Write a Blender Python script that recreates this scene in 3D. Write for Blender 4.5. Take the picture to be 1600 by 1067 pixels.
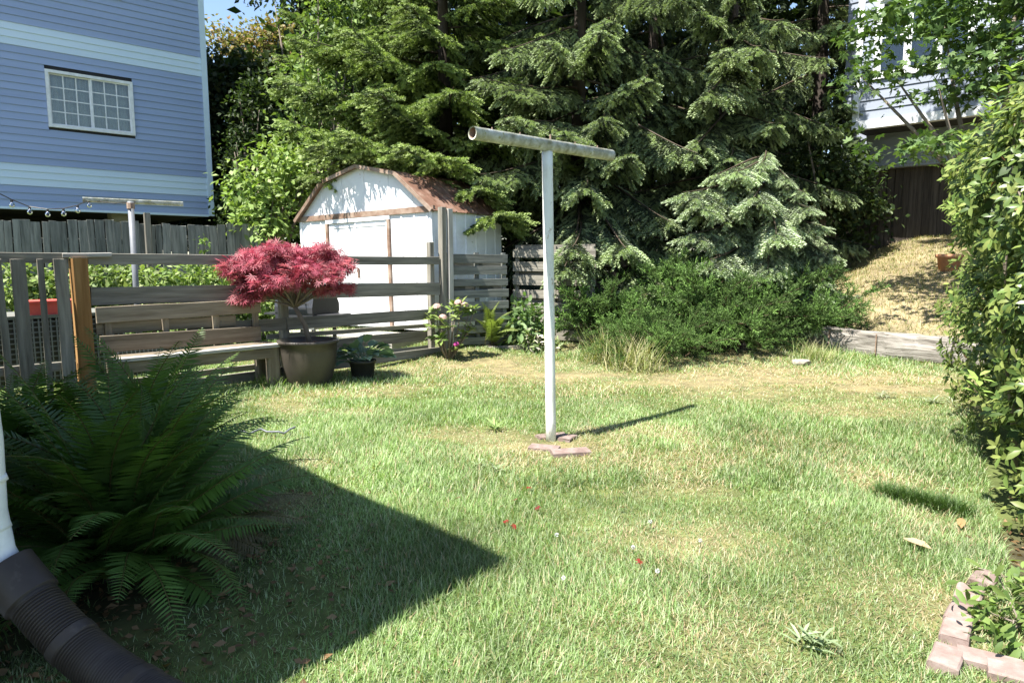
import bpy, math, random
import numpy as np
from mathutils import Matrix, Vector
random.seed(7); RNG = np.random.default_rng(7)
for o in list(bpy.data.objects): bpy.data.objects.remove(o)
SC = bpy.context.scene; COL = SC.collection
R = math.radians

# ------------------------------------------------------------------ camera, sky, sun, exposure
CAM_H = 1.5; FPX = 1600*24/36; PITCH = math.atan((533.5-405)/FPX)
cd = bpy.data.cameras.new('camera'); cam = bpy.data.objects.new('camera', cd); COL.objects.link(cam)
cd.lens = 24; cd.sensor_width = 36; cd.clip_end = 600; cd.clip_start = .05
cam.location = (0, 0, CAM_H); cam.rotation_euler = (R(90)-PITCH, 0, 0); SC.camera = cam
SUN_EL = 62.0; SHX, SHY = .787, .617            # horizontal direction in which shadows fall
w = bpy.data.worlds.new('World'); SC.world = w; w.use_nodes = True
nt = w.node_tree; sky = nt.nodes.new('ShaderNodeTexSky'); sky.sky_type = 'NISHITA'; sky.sun_disc = False
sky.sun_elevation = R(SUN_EL); sky.sun_rotation = math.atan2(-SHX, -SHY); sky.air_density = 1.0; sky.dust_density = .6
bg = nt.nodes['Background']; nt.links.new(sky.outputs[0], bg.inputs[0]); bg.inputs[1].default_value = .085
sl = bpy.data.lights.new('sun', 'SUN'); so = bpy.data.objects.new('sun', sl); COL.objects.link(so)
sl.energy = 5.0; sl.angle = R(.5); sl.color = (1, .955, .88)
ce = math.cos(R(SUN_EL)); so.rotation_euler = Vector((SHX*ce, SHY*ce, -math.sin(R(SUN_EL)))).to_track_quat('-Z', 'Y').to_euler()
so.location = (-8, -6, 18)
vs = SC.view_settings; vs.view_transform = 'Standard'; vs.look = 'None'; vs.gamma = 1; vs.use_curve_mapping = False; vs.exposure = 1.68

# ------------------------------------------------------------------ helpers
def ray(px, py):
    a = (px-800)/FPX; b = -(py-533.5)/FPX; c, s = math.cos(PITCH), math.sin(PITCH)
    return Vector((a, c+b*s, -s+b*c))
def at(px, py, Y):
    d = ray(px, py); return Vector((0, 0, CAM_H))+d*(Y/d.y)
def gp(px, py, z=0.):
    d = ray(px, py); return Vector((0, 0, CAM_H))+d*((z-CAM_H)/d.z)
U = Vector((.695, .719, 0)).normalized(); V_ = Vector((U.y, -U.x, 0))     # yard axes: right-back, right-near

_ng = {}
def vnoise(x, y, sc, seed=0):
    g = _ng.setdefault(seed, np.random.default_rng(seed+100).random((64, 64)))
    x = np.asarray(x, float)*sc+500.3; y = np.asarray(y, float)*sc+500.7
    ix = np.floor(x).astype(int); iy = np.floor(y).astype(int); fx = x-ix; fy = y-iy
    fx = fx*fx*(3-2*fx); fy = fy*fy*(3-2*fy); A = lambda i, j: g[(ix+i) % 64, (iy+j) % 64]
    return (A(0,0)*(1-fx)+A(1,0)*fx)*(1-fy)+(A(0,1)*(1-fx)+A(1,1)*fx)*fy
def sst(a, b, x): t = np.clip((x-a)/(b-a), 0, 1); return t*t*(3-2*t)
LOGN = np.array((.77, .64)); LOGA = np.array((4.95, 11.55))
def H(x, y):
    x = np.asarray(x, float); y = np.asarray(y, float)
    d = (x-LOGA[0])*LOGN[0]+(y-LOGA[1])*LOGN[1]
    side = sst(-1.6, .2, (x-LOGA[0])*.64-(y-LOGA[1])*.77)
    h = .30*sst(.05, .3, d)*side + .315*np.clip(d, 0, 5.2)
    h = h+.10*vnoise(x, y, .9, 3)*sst(.3, 1.2, d)
    h = h+.22*sst(9.4, 11.2, y)*sst(1.0, -1.5, x)
    h = h+.55*np.exp(-((x-3.3)/1.9)**2-((y-11.9)/1.25)**2)
    return h+.035*(vnoise(x, y, .55, 1)-.5)+.012*(vnoise(x, y, 2.2, 2)-.5)
def Hz(x, y): return float(H(x, y))
def G(px, py):                                   # pixel -> terrain point
    p = gp(px, py)
    for _ in range(8): p = gp(px, py, Hz(p.x, p.y))
    return p

WM = {}
def put(o, parent, M):
    WM[o.name] = M.copy()
    if o.name not in COL.objects: COL.objects.link(o)
    if parent is not None:
        o.parent = parent; o.matrix_local = WM[parent.name].inverted() @ M
    else: o.matrix_local = M
    return o
def T(v): return Matrix.Translation(Vector(v))
def RZ(a): return Matrix.Rotation(a, 4, 'Z')
def frame(origin, xa, za):
    x = Vector(xa).normalized(); y = Vector(za).cross(x)
    y = y.normalized() if y.length > 1e-6 else x.orthogonal().normalized()
    z = x.cross(y); M = Matrix((x, y, z)).transposed().to_4x4(); M.translation = Vector(origin); return M
def tag(o, label=None, cat=None, group=None, kind=None):
    if label: o['label'] = label
    if cat: o['category'] = cat
    if group: o['group'] = group
    if kind: o['kind'] = kind
    return o
def thing(name, label, cat, loc=(0, 0, 0), group=None, rz=0):
    o = bpy.data.objects.new(name, None); o.empty_display_size = .1
    put(o, None, T(loc) @ RZ(rz)); return tag(o, label, cat, group)
def mesh(name, V, F, col=None, smooth=False, mat=None):
    V = np.asarray(V, np.float32); me = bpy.data.meshes.new(name)
    if isinstance(F, np.ndarray):
        n, k = F.shape; me.vertices.add(len(V)); me.vertices.foreach_set('co', V.ravel())
        me.loops.add(n*k); me.loops.foreach_set('vertex_index', F.ravel().astype(np.int32))
        me.polygons.add(n); me.polygons.foreach_set('loop_start', np.arange(0, n*k, k, dtype=np.int32))
        if smooth: me.polygons.foreach_set('use_smooth', np.ones(n, bool))
        me.update(calc_edges=True)
    else:
        me.from_pydata([tuple(map(float, v)) for v in V], [], F)
        if smooth: me.shade_smooth()
    if col is not None:
        a = me.attributes.new('Col', 'FLOAT_COLOR', 'POINT'); c = np.ones((len(V), 4), np.float32); c[:, :3] = col; a.data.foreach_set('color', c.ravel())
    if mat is not None: me.materials.append(mat)
    return me
def obj(name, me, parent=None, M=None): return put(bpy.data.objects.new(name, me), parent, M if M is not None else Matrix())
class MB:                                        # collects simple shapes into one mesh
    def __init__(s): s.v = []; s.f = []
    def add(s, V, F): n = len(s.v); s.v += [tuple(v) for v in V]; s.f += [tuple(i+n for i in f) for f in F]; return s
    def box(s, lo, hi, M=None):
        V = [Vector((x, y, z)) for x in (lo[0], hi[0]) for y in (lo[1], hi[1]) for z in (lo[2], hi[2])]
        if M is not None: V = [M @ v for v in V]
        return s.add(V, [(0,1,3,2), (4,6,7,5), (0,4,5,1), (2,3,7,6), (0,2,6,4), (1,5,7,3)])
    def tube(s, path, rad, n=8, cap=True):
        path = [Vector(p) for p in path]; rad = rad if hasattr(rad, '__len__') else [rad]*len(path); V = []; F = []; up = None
        for i, p in enumerate(path):
            d = (path[min(i+1, len(path)-1)]-path[max(i-1, 0)]).normalized()
            a = (up-d*up.dot(d)) if up is not None else d.orthogonal()
            a = a.normalized() if a.length > 1e-5 else d.orthogonal().normalized(); up = a; b = d.cross(a)
            V += [p+(a*math.cos(2*math.pi*k/n)+b*math.sin(2*math.pi*k/n))*rad[i] for k in range(n)]
        for i in range(len(path)-1):
            for k in range(n): F.append((i*n+k, i*n+(k+1) % n, (i+1)*n+(k+1) % n, (i+1)*n+k))
        if cap: F += [tuple(range(n))[::-1], tuple((len(path)-1)*n+k for k in range(n))]
        return s.add(V, F)
    def lathe(s, prof, n=24, c=(0, 0, 0)):
        V = [(c[0]+r*math.cos(2*math.pi*k/n), c[1]+r*math.sin(2*math.pi*k/n), c[2]+z) for r, z in prof for k in range(n)]
        return s.add(V, [(i*n+k, i*n+(k+1) % n, (i+1)*n+(k+1) % n, (i+1)*n+k) for i in range(len(prof)-1) for k in range(n)])
    def build(s, name, mat, parent=None, M=None, smooth=False):
        M = M if M is not None else Matrix()
        me = mesh(name, s.v, s.f, smooth=smooth, mat=mat); return obj(name, me, parent, M)
def buildW(mb, name, mat, parent, smooth=False):  # mesh given in world coordinates, origin at the parent
    P = WM[parent.name]; inv = P.inverted(); mb.v = [tuple(inv @ Vector(v)) for v in mb.v]
    return mb.build(name, mat, parent, P, smooth)
def plank_mesh(L, wd, t, mat, jit=.004, c=None, top=None):
    c = c if c else min(wd, t)*.12; segs = max(2, min(5, int(L/.5)+1)); V = []; F = []
    prof = [(-t/2+c,-wd/2), (t/2-c,-wd/2), (t/2,-wd/2+c), (t/2,wd/2-c), (t/2-c,wd/2), (-t/2+c,wd/2), (-t/2,wd/2-c), (-t/2,-wd/2+c)]
    for i in range(segs+1):
        ox, oz = random.uniform(-jit, jit)*.5, random.uniform(-jit, jit)
        for y, z in prof: V.append((L*i/segs+(random.uniform(-jit, jit) if i in (0, segs) else 0), y+ox, z+oz+random.uniform(-jit, jit)*.3))
    for i in range(segs):
        for k in range(8): F.append((i*8+k, i*8+(k+1) % 8, i*8+8+(k+1) % 8, i*8+8+k))
    F += [tuple(range(8))[::-1], tuple(segs*8+k for k in range(8))]
    return mesh('plank', V, F, mat=mat)
def board(name, p0, p1, wd, t, mat, parent, up=(0, 0, 1), jit=.004):
    p0 = Vector(p0); p1 = Vector(p1); me = plank_mesh((p1-p0).length, wd, t, mat, jit); me.name = name
    return obj(name, me, parent, frame(p0, p1-p0, up))

# ------------------------------------------------------------------ materials
def sock(n, *names):
    for k in names:
        if k in n.inputs: return n.inputs[k]
def mat_noise(name, stops, scale=6, stretch=(1, 1, 1), rough=.8, bump=.3, bscale=None, detail=6, coord='Object', rand=.0, spec=.3, metal=0, fine=None, spots=None):
    m = bpy.data.materials.new(name); m.use_nodes = True; N = m.node_tree.nodes; Lk = m.node_tree.links.new; b = N['Principled BSDF']
    tc = N.new('ShaderNodeTexCoord'); mp = N.new('ShaderNodeMapping'); Lk(tc.outputs[coord], mp.inputs[0]); mp.inputs['Scale'].default_value = stretch
    oi = N.new('ShaderNodeObjectInfo')
    if coord == 'Object':
        ad = N.new('ShaderNodeVectorMath'); ad.operation = 'ADD'; sc = N.new('ShaderNodeVectorMath'); sc.operation = 'SCALE'; sc.inputs[0].default_value = (37, 19, 53)
        Lk(oi.outputs['Random'], sc.inputs['Scale']); Lk(mp.outputs[0], ad.inputs[0]); Lk(sc.outputs[0], ad.inputs[1]); vec = ad.outputs[0]
    else: vec = mp.outputs[0]
    tx = N.new('ShaderNodeTexNoise'); tx.inputs['Scale'].default_value = scale; tx.inputs['Detail'].default_value = detail; tx.inputs['Roughness'].default_value = .62; Lk(vec, tx.inputs['Vector'])
    cr = N.new('ShaderNodeValToRGB'); e = cr.color_ramp.elements
    while len(e) < len(stops): e.new(.5)
    for el, (p, c) in zip(e, stops): el.position = p; el.color = (*c, 1)
    Lk(tx.outputs['Fac'], cr.inputs[0]); out = cr.outputs[0]
    def mix(fac, A, c, blend='MIX'):
        mx = N.new('ShaderNodeMix'); mx.data_type = 'RGBA'; mx.blend_type = blend
        if hasattr(fac, 'is_output'): Lk(fac, mx.inputs[0])
        else: mx.inputs[0].default_value = fac
        Lk(A, mx.inputs[6])
        if hasattr(c, 'is_output'): Lk(c, mx.inputs[7])
        else: mx.inputs[7].default_value = (*c, 1)
        return mx.outputs[2]
    if fine:                                       # (scale, color, lo, hi) a second layer of marks
        for fs, fc, lo, hi in fine:
            t2 = N.new('ShaderNodeTexNoise'); t2.inputs['Scale'].default_value = fs; t2.inputs['Detail'].default_value = 5; t2.inputs['Roughness'].default_value = .7; Lk(vec, t2.inputs['Vector'])
            mr = N.new('ShaderNodeMapRange'); mr.inputs[1].default_value = lo; mr.inputs[2].default_value = hi; Lk(t2.outputs['Fac'], mr.inputs[0]); out = mix(mr.outputs[0], out, fc)
    if rand:
        hs = N.new('ShaderNodeHueSaturation'); mr = N.new('ShaderNodeMapRange'); mr.inputs[3].default_value = 1-rand; mr.inputs[4].default_value = 1+rand
        Lk(oi.outputs['Random'], mr.inputs[0]); Lk(mr.outputs[0], hs.inputs['Value']); Lk(out, hs.inputs['Color']); out = hs.outputs[0]
    Lk(out, b.inputs['Base Color']); b.inputs['Roughness'].default_value = rough; b.inputs['Metallic'].default_value = metal; b.inputs['Specular IOR Level'].default_value = spec
    if bump:
        bp = N.new('ShaderNodeBump'); bp.inputs['Strength'].default_value = bump; bp.inputs['Distance'].default_value = .01
        if bscale:
            t3 = N.new('ShaderNodeTexNoise'); t3.inputs['Scale'].default_value = bscale; t3.inputs['Detail'].default_value = 4; Lk(vec, t3.inputs['Vector']); Lk(t3.outputs['Fac'], bp.inputs['Height'])
        else: Lk(tx.outputs['Fac'], bp.inputs['Height'])
        Lk(bp.outputs[0], b.inputs['Normal'])
    return m
def wood(name, dark, light, rand=.18, sc=5, fine=None): return mat_noise(name, [(.28, dark), (.5, tuple((a+b)/2 for a, b in zip(dark, light))), (.72, light)], sc, (.35, 5, 5), .85, .5, None, 8, rand=rand, spec=.15, fine=fine)
def leafmat(name, rough=.5, trans=.35, spec=.35, rand=.12, tcol=(1.0, 1.12, .45)):
    m = bpy.data.materials.new(name); m.use_nodes = True; N = m.node_tree.nodes; Lk = m.node_tree.links.new; b = N['Principled BSDF']
    a = N.new('ShaderNodeAttribute'); a.attribute_name = 'Col'; oi = N.new('ShaderNodeObjectInfo'); hs = N.new('ShaderNodeHueSaturation'); mr = N.new('ShaderNodeMapRange')
    mr.inputs[3].default_value = 1-rand; mr.inputs[4].default_value = 1+rand; Lk(oi.outputs['Random'], mr.inputs[0]); Lk(mr.outputs[0], hs.inputs['Value']); Lk(a.outputs['Color'], hs.inputs['Color'])
    Lk(hs.outputs[0], b.inputs['Base Color']); b.inputs['Roughness'].default_value = rough; b.inputs['Specular IOR Level'].default_value = spec
    if trans:
        tr = N.new('ShaderNodeBsdfTranslucent'); mu = N.new('ShaderNodeMix'); mu.data_type = 'RGBA'; mu.blend_type = 'MULTIPLY'; mu.inputs[0].default_value = 1
        Lk(hs.outputs[0], mu.inputs[6]); mu.inputs[7].default_value = (*tcol, 1); Lk(mu.outputs[2], tr.inputs[0])
        ms = N.new('ShaderNodeMixShader'); ms.inputs[0].default_value = trans; Lk(b.outputs[0], ms.inputs[1]); Lk(tr.outputs[0], ms.inputs[2]); Lk(ms.outputs[0], N['Material Output'].inputs[0])
    return m
def plain(name, col, rough=.5, metal=0, spec=.4, rand=0): return mat_noise(name, [(.3, tuple(c*.85 for c in col)), (.7, tuple(min(1, c*1.12) for c in col))], 9, rough=rough, bump=.12, metal=metal, spec=spec, rand=rand)
GRAYW = wood('weathered_grey_wood', (.115, .105, .085), (.30, .28, .235))
GRAYW2 = wood('old_fence_wood', (.07, .075, .065), (.24, .245, .22), .25, fine=[(3.0, (.05, .055, .045), .58, .75)])
PALE = wood('pale_bleached_wood', (.26, .24, .21), (.52, .50, .46))
BENCHW = wood('bench_wood', (.12, .095, .065), (.29, .245, .185))
ORANGE = wood('stained_post_wood', (.20, .10, .035), (.36, .21, .085), .05, 3)
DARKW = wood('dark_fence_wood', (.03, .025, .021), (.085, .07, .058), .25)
LOGW = mat_noise('split_timber', [(.34, (.045, .038, .032)), (.46, (.20, .18, .155)), (.7, (.38, .355, .32))], 6, (.35, 9, 9), .95, 1.0, None, 9, rand=.1, spec=.1)
WHITEP = mat_noise('shed_white_paint', [(.3, (.72, .73, .74)), (.7, (.82, .83, .83))], 2.5, rough=.55, bump=.08, rand=.03, fine=[(2.2, (.58, .57, .55), .5, .8), (6, (.34, .19, .11), .66, .8)])
RUSTT = mat_noise('rusty_brown_trim', [(.3, (.13, .07, .045)), (.5, (.24, .165, .12)), (.72, (.36, .29, .235))], 5, rough=.7, bump=.25, rand=.1)
ROOFM = mat_noise('rusty_roof', [(.3, (.10, .05, .033)), (.5, (.18, .10, .07)), (.7, (.28, .20, .16))], 3, (1, 1, 1), .65, .3, fine=[(14, (.10, .055, .03), .52, .7)])
POLEP = mat_noise('flaking_white_paint', [(.25, (.50, .49, .44)), (.45, (.72, .73, .68)), (.7, (.80, .81, .77))], 9, (1, 1, .35), .5, .3, fine=[(6, (.28, .32, .40), .60, .68), (22, (.30, .22, .13), .60, .70)])
LICHEN = mat_noise('lichened_pipe', [(.3, (.22, .21, .13)), (.5, (.45, .45, .36)), (.7, (.68, .69, .63))], 14, rough=.8, bump=.5, fine=[(30, (.34, .33, .14), .55, .66)])
GALV = plain('galvanised_steel', (.15, .16, .175), .5, 0)
BLUE = mat_noise('blue_siding', [(.3, (.27, .34, .51)), (.7, (.31, .385, .56))], 1.3, (.3, 1, 4), .6, .05, rand=.045, spec=.25, fine=[(2.2, (.23, .30, .48), .62, .85)])
LBLUE = mat_noise('light_siding', [(.3, (.54, .66, .77)), (.7, (.60, .72, .82))], 1.3, (.3, 1, 4), .6, .05, rand=.03, spec=.25)
TRIMW = plain('white_trim', (.72, .74, .76), .55)
SIDE2 = mat_noise('grey_siding', [(.3, (.22, .25, .31)), (.7, (.27, .30, .36))], 1.3, (.3, 1, 4), .65, .05, rand=.05)
DARKIN = plain('dark_interior', (.03, .03, .032), .9)
CONC = mat_noise('concrete', [(.3, (.22, .21, .19)), (.7, (.36, .34, .31))], 5, rough=.9, bump=.4)
CURT = plain('curtain_cloth', (.56, .58, .55), .9)
BLACKP = mat_noise('black_plastic', [(.3, (.022, .021, .02)), (.7, (.04, .038, .036))], 6, rough=.42, bump=.15, spec=.5, fine=[(5, (.085, .075, .065), .55, .8)])
PIPEB = mat_noise('dusty_brown_black_pipe', [(.3, (.034, .026, .022)), (.7, (.06, .047, .04))], 4, rough=.5, bump=.15, spec=.3, fine=[(9, (.12, .10, .085), .6, .85)])
POTB = mat_noise('dark_glazed_pot', [(.3, (.035, .03, .025)), (.7, (.075, .065, .052))], 4, (1, 1, .3), .42, .25, spec=.5)
TERRA = plain('terracotta', (.50, .24, .13), .85)
REDP = plain('red_plastic', (.62, .09, .07), .5)
GRILLM = plain('grill_black_enamel', (.035, .036, .04), .35, 0, .6)
STEEL = plain('brushed_steel', (.5, .5, .5), .35, .8)
WHITEG = plain('white_downspout', (.78, .79, .80), .45)
HOUSEW = plain('house_wall_paint', (.60, .60, .56), .8)
SHING = mat_noise('shingles', [(.3, (.06, .055, .05)), (.7, (.14, .13, .12))], 20, rough=.95, bump=.5)
BRICKM = mat_noise('paver_brick', [(.3, (.15, .105, .09)), (.5, (.21, .155, .135)), (.72, (.28, .225, .205))], 12, rough=.9, bump=.5, rand=.15, fine=[(30, (.22, .17, .15), .6, .75)])
STONEM = mat_noise('field_stone', [(.3, (.27, .235, .19)), (.7, (.42, .38, .31))], 9, rough=.9, bump=.5)
BARK = mat_noise('conifer_bark', [(.3, (.03, .024, .02)), (.7, (.085, .068, .056))], 7, (1, 1, .25), .95, .9)
BARK2 = mat_noise('smooth_bark', [(.3, (.11, .09, .07)), (.7, (.24, .20, .16))], 9, (1, 1, .4), .9, .5)
SOIL = mat_noise('potting_soil', [(.3, (.05, .035, .028)), (.7, (.13, .10, .08))], 40, rough=1, bump=.6)
GLASSB = plain('clear_bulb', (.8, .82, .85), .05, 0, .8)
def glassmat():
    m = bpy.data.materials.new('window_glass'); m.use_nodes = True; N = m.node_tree.nodes; Lk = m.node_tree.links.new
    g = N.new('ShaderNodeBsdfGlossy'); g.inputs['Roughness'].default_value = .03; t = N.new('ShaderNodeBsdfTransparent'); t.inputs[0].default_value = (.82, .86, .86, 1)
    f = N.new('ShaderNodeFresnel'); f.inputs[0].default_value = 1.7; ms = N.new('ShaderNodeMixShader'); Lk(f.outputs[0], ms.inputs[0]); Lk(t.outputs[0], ms.inputs[1]); Lk(g.outputs[0], ms.inputs[2]); Lk(ms.outputs[0], N['Material Output'].inputs[0]); return m
GLASS = glassmat()
LEAF = leafmat('broad_leaf', .55, .33, .25); NEEDLE = leafmat('spruce_needles', .6, .22, .25, .14, (1, 1.1, .5)); JUNI = leafmat('juniper_scales', .6, .25, .25, .28)
GLOSSY = leafmat('glossy_evergreen_leaf', .36, .28, .4, .12); FERNM = leafmat('fern_frond_green', .5, .36, .35, .15); REDLEAF = leafmat('red_maple_leaf', .5, .35, .3, .05, (1.2, .7, .8))
GRASSM = leafmat('grass_blades', .5, .36, .25, 0); PETAL = leafmat('petals', .6, .35, .2, .05, (1, 1, 1))
def groundmat():
    m = mat_noise('lawn_soil', [(.3, (.55, .55, .55)), (.5, (.85, .85, .85)), (.72, (1.25, 1.2, 1.1))], 6, rough=1, bump=.3, bscale=40, detail=9, spec=.05)
    N = m.node_tree.nodes; Lk = m.node_tree.links.new; b = N['Principled BSDF']; src = b.inputs['Base Color'].links[0].from_socket
    a = N.new('ShaderNodeAttribute'); a.attribute_name = 'Col'; mx = N.new('ShaderNodeMix'); mx.data_type = 'RGBA'; mx.blend_type = 'MULTIPLY'; mx.inputs[0].default_value = 1; Lk(a.outputs['Color'], mx.inputs[6]); Lk(src, mx.inputs[7]); Lk(mx.outputs[2], b.inputs['Base Color'])
    return m
GROUND = groundmat()

def drymask(x, y):
    d = .55*sst(.52, .74, vnoise(x, y, .75, 21))*sst(.3, .6, vnoise(x, y, 2.3, 22))
    for px, py, r_, a in ((760, 575, .9, 1.1), (1150, 590, 1.3, 1.0), (1380, 600, 1.1, 1.0), (930, 590, .9, .9), (865, 705, .45, .9), (1060, 850, .35, .55), (1100, 990, .4, .4), (1470, 960, .35, .6), (1330, 640, .6, .5), (930, 605, .7, .5), (1220, 700, .5, .35)):
        g_ = gp(px, py); d = np.maximum(d, a*np.exp(-(((x-g_.x)/1.4)**2+(y-g_.y)**2)/r_**2)*(.5+vnoise(x, y, 3, 23)))
    return np.clip(d, 0, 1)
# ------------------------------------------------------------------ ground sheet
def axis(lo, hi, step, far):
    a = list(np.arange(lo, hi+1e-6, step)); e = step; x = a[-1]
    while x < far: e *= 1.35; x += e; a.append(x)
    e = step; x = a[0]
    while x > -far: e *= 1.35; x -= e; a.insert(0, x)
    return np.array(a)
gx = axis(-9, 12, .14, 180); gy = axis(-1, 17, .14, 180)
X, Y = np.meshgrid(gx, gy, indexing='ij'); Z = H(X, Y)
nx, ny = X.shape; idx = np.arange(nx*ny).reshape(nx, ny)
F = np.stack([idx[:-1,:-1], idx[1:,:-1], idx[1:,1:], idx[:-1,1:]], -1).reshape(-1, 4)
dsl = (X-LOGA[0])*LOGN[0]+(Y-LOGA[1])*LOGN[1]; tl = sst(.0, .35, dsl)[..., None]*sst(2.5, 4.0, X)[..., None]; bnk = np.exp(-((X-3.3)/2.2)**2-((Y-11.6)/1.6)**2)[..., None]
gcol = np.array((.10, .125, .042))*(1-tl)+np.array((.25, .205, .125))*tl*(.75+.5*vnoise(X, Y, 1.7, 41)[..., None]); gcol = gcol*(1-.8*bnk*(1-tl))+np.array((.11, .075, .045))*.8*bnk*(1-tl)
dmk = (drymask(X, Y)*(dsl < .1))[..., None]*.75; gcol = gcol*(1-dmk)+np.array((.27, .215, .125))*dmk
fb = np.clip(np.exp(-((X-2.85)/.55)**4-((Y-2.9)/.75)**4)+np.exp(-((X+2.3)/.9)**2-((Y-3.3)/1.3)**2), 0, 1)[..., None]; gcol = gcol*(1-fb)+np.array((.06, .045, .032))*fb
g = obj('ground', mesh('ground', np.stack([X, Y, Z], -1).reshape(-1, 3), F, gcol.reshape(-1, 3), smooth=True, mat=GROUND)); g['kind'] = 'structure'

# ------------------------------------------------------------------ foliage tools
def nrm(a): return a/np.maximum(np.linalg.norm(a, axis=-1, keepdims=True), 1e-9)
def scatter(tv, tf, P, D, N, S, C, tint=None):
    """copies of a template (x along D, z along N) -> V, F, col"""
    P = np.asarray(P, float); n = len(P); D = nrm(np.asarray(D, float)); N = np.asarray(N, float); B = nrm(np.cross(N, D)); N = np.cross(D, B)
    S = np.asarray(S, float); S = S.reshape(n, -1); S = np.repeat(S, 3, 1) if S.shape[1] == 1 else S
    V = P[:, None]+(tv[None, :, 0:1]*S[:, None, 0:1])*D[:, None]+(tv[None, :, 1:2]*S[:, None, 1:2])*B[:, None]+(tv[None, :, 2:3]*S[:, None, 2:3])*N[:, None]
    k = len(tv); Fo = (tf[None]+(np.arange(n)*k)[:, None, None]).reshape(-1, 3); C = np.repeat(np.asarray(C, float), k, 0)
    if tint is not None: C = C*np.tile(tint, n)[:, None]
    return V.reshape(-1, 3), Fo, C
def join(parts):
    Vs, Fs, Cs = [], [], []; o = 0
    for V, F, C in parts: Vs.append(V); Fs.append(F+o); Cs.append(C); o += len(V)
    return np.concatenate(Vs), np.concatenate(Fs), np.concatenate(Cs)
def tube_np(path, rad, col, n=5):
    mb = MB().tube(path, rad, n, False); V = np.array([tuple(v) for v in mb.v]); F = np.array(mb.f); F = np.concatenate([F[:, [0,1,2]], F[:, [0,2,3]]]); return V, F, np.tile(np.array(col, float), (len(V), 1))
def rdir(n, rng=RNG): return nrm(rng.normal(size=(n, 3)))
def pick(cols, n, rng=RNG, jit=.15):
    c = np.array(cols)[rng.integers(0, len(cols), n)]; return c*(1+rng.uniform(-jit, jit, (n, 1)))
A = np.array
LEAF4 = (A([(0,0,0), (.45,.28,.05), (.45,-.28,.05), (1,0,-.06), (.48,0,0.)], float), A([(0,4,1), (0,2,4), (1,4,3), (4,2,3)]))
LEAF6 = (A([(0,0,0), (.3,.16,.035), (.3,-.16,.035), (.34,0,0), (.68,.17,.0), (.68,-.17,.0), (.7,0,-.03), (1,0,-.13)], float), A([(0,3,1), (0,2,3), (1,3,6), (1,6,4), (3,2,5), (3,5,6), (4,6,7), (6,5,7)]))
def lobed(angs, lens, wd):
    V = [(0,0,0)]; F = []
    for a, l in zip(angs, lens):
        c, s = math.cos(R(a)), math.sin(R(a)); i = len(V)
        V += [(c*l*.45-s*wd, s*l*.45+c*wd, .02), (c*l*.45+s*wd, s*l*.45-c*wd, .02), (c*l, s*l, -.05)]; F += [(0, i+1, i+2), (0, i+2, i)]
    return A(V, float), A(F)
PALM = lobed((-75,-38,0,38,75), (.62,.9,1,.9,.62), .16); FINE = lobed((-100,-60,-28,0,28,60,100), (.55,.8,.95,1,.95,.8,.55), .055)
def shoot_t(n, spread, ln, wd, flat=.75):
    V = []; F = []
    for i in range(n):
        t = .02+.86*i/n; a = i*2.399; r = ln*(1-.35*t); dx = r*math.cos(R(spread)*(1-.5*t)); ds = r*math.sin(R(spread)*(1-.5*t))
        oy, oz = math.cos(a)*ds, math.sin(a)*ds*flat; py, pz = -math.sin(a)*wd, math.cos(a)*wd; k = len(V)
        V += [(t, py, pz), (t, -py, -pz), (t+dx, oy, oz)]; F.append((k, k+1, k+2))
    return A(V, float), A(F)
SHOOT = shoot_t(18, 58, .40, .10); JSHOOT = shoot_t(9, 34, .34, .06)

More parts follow.
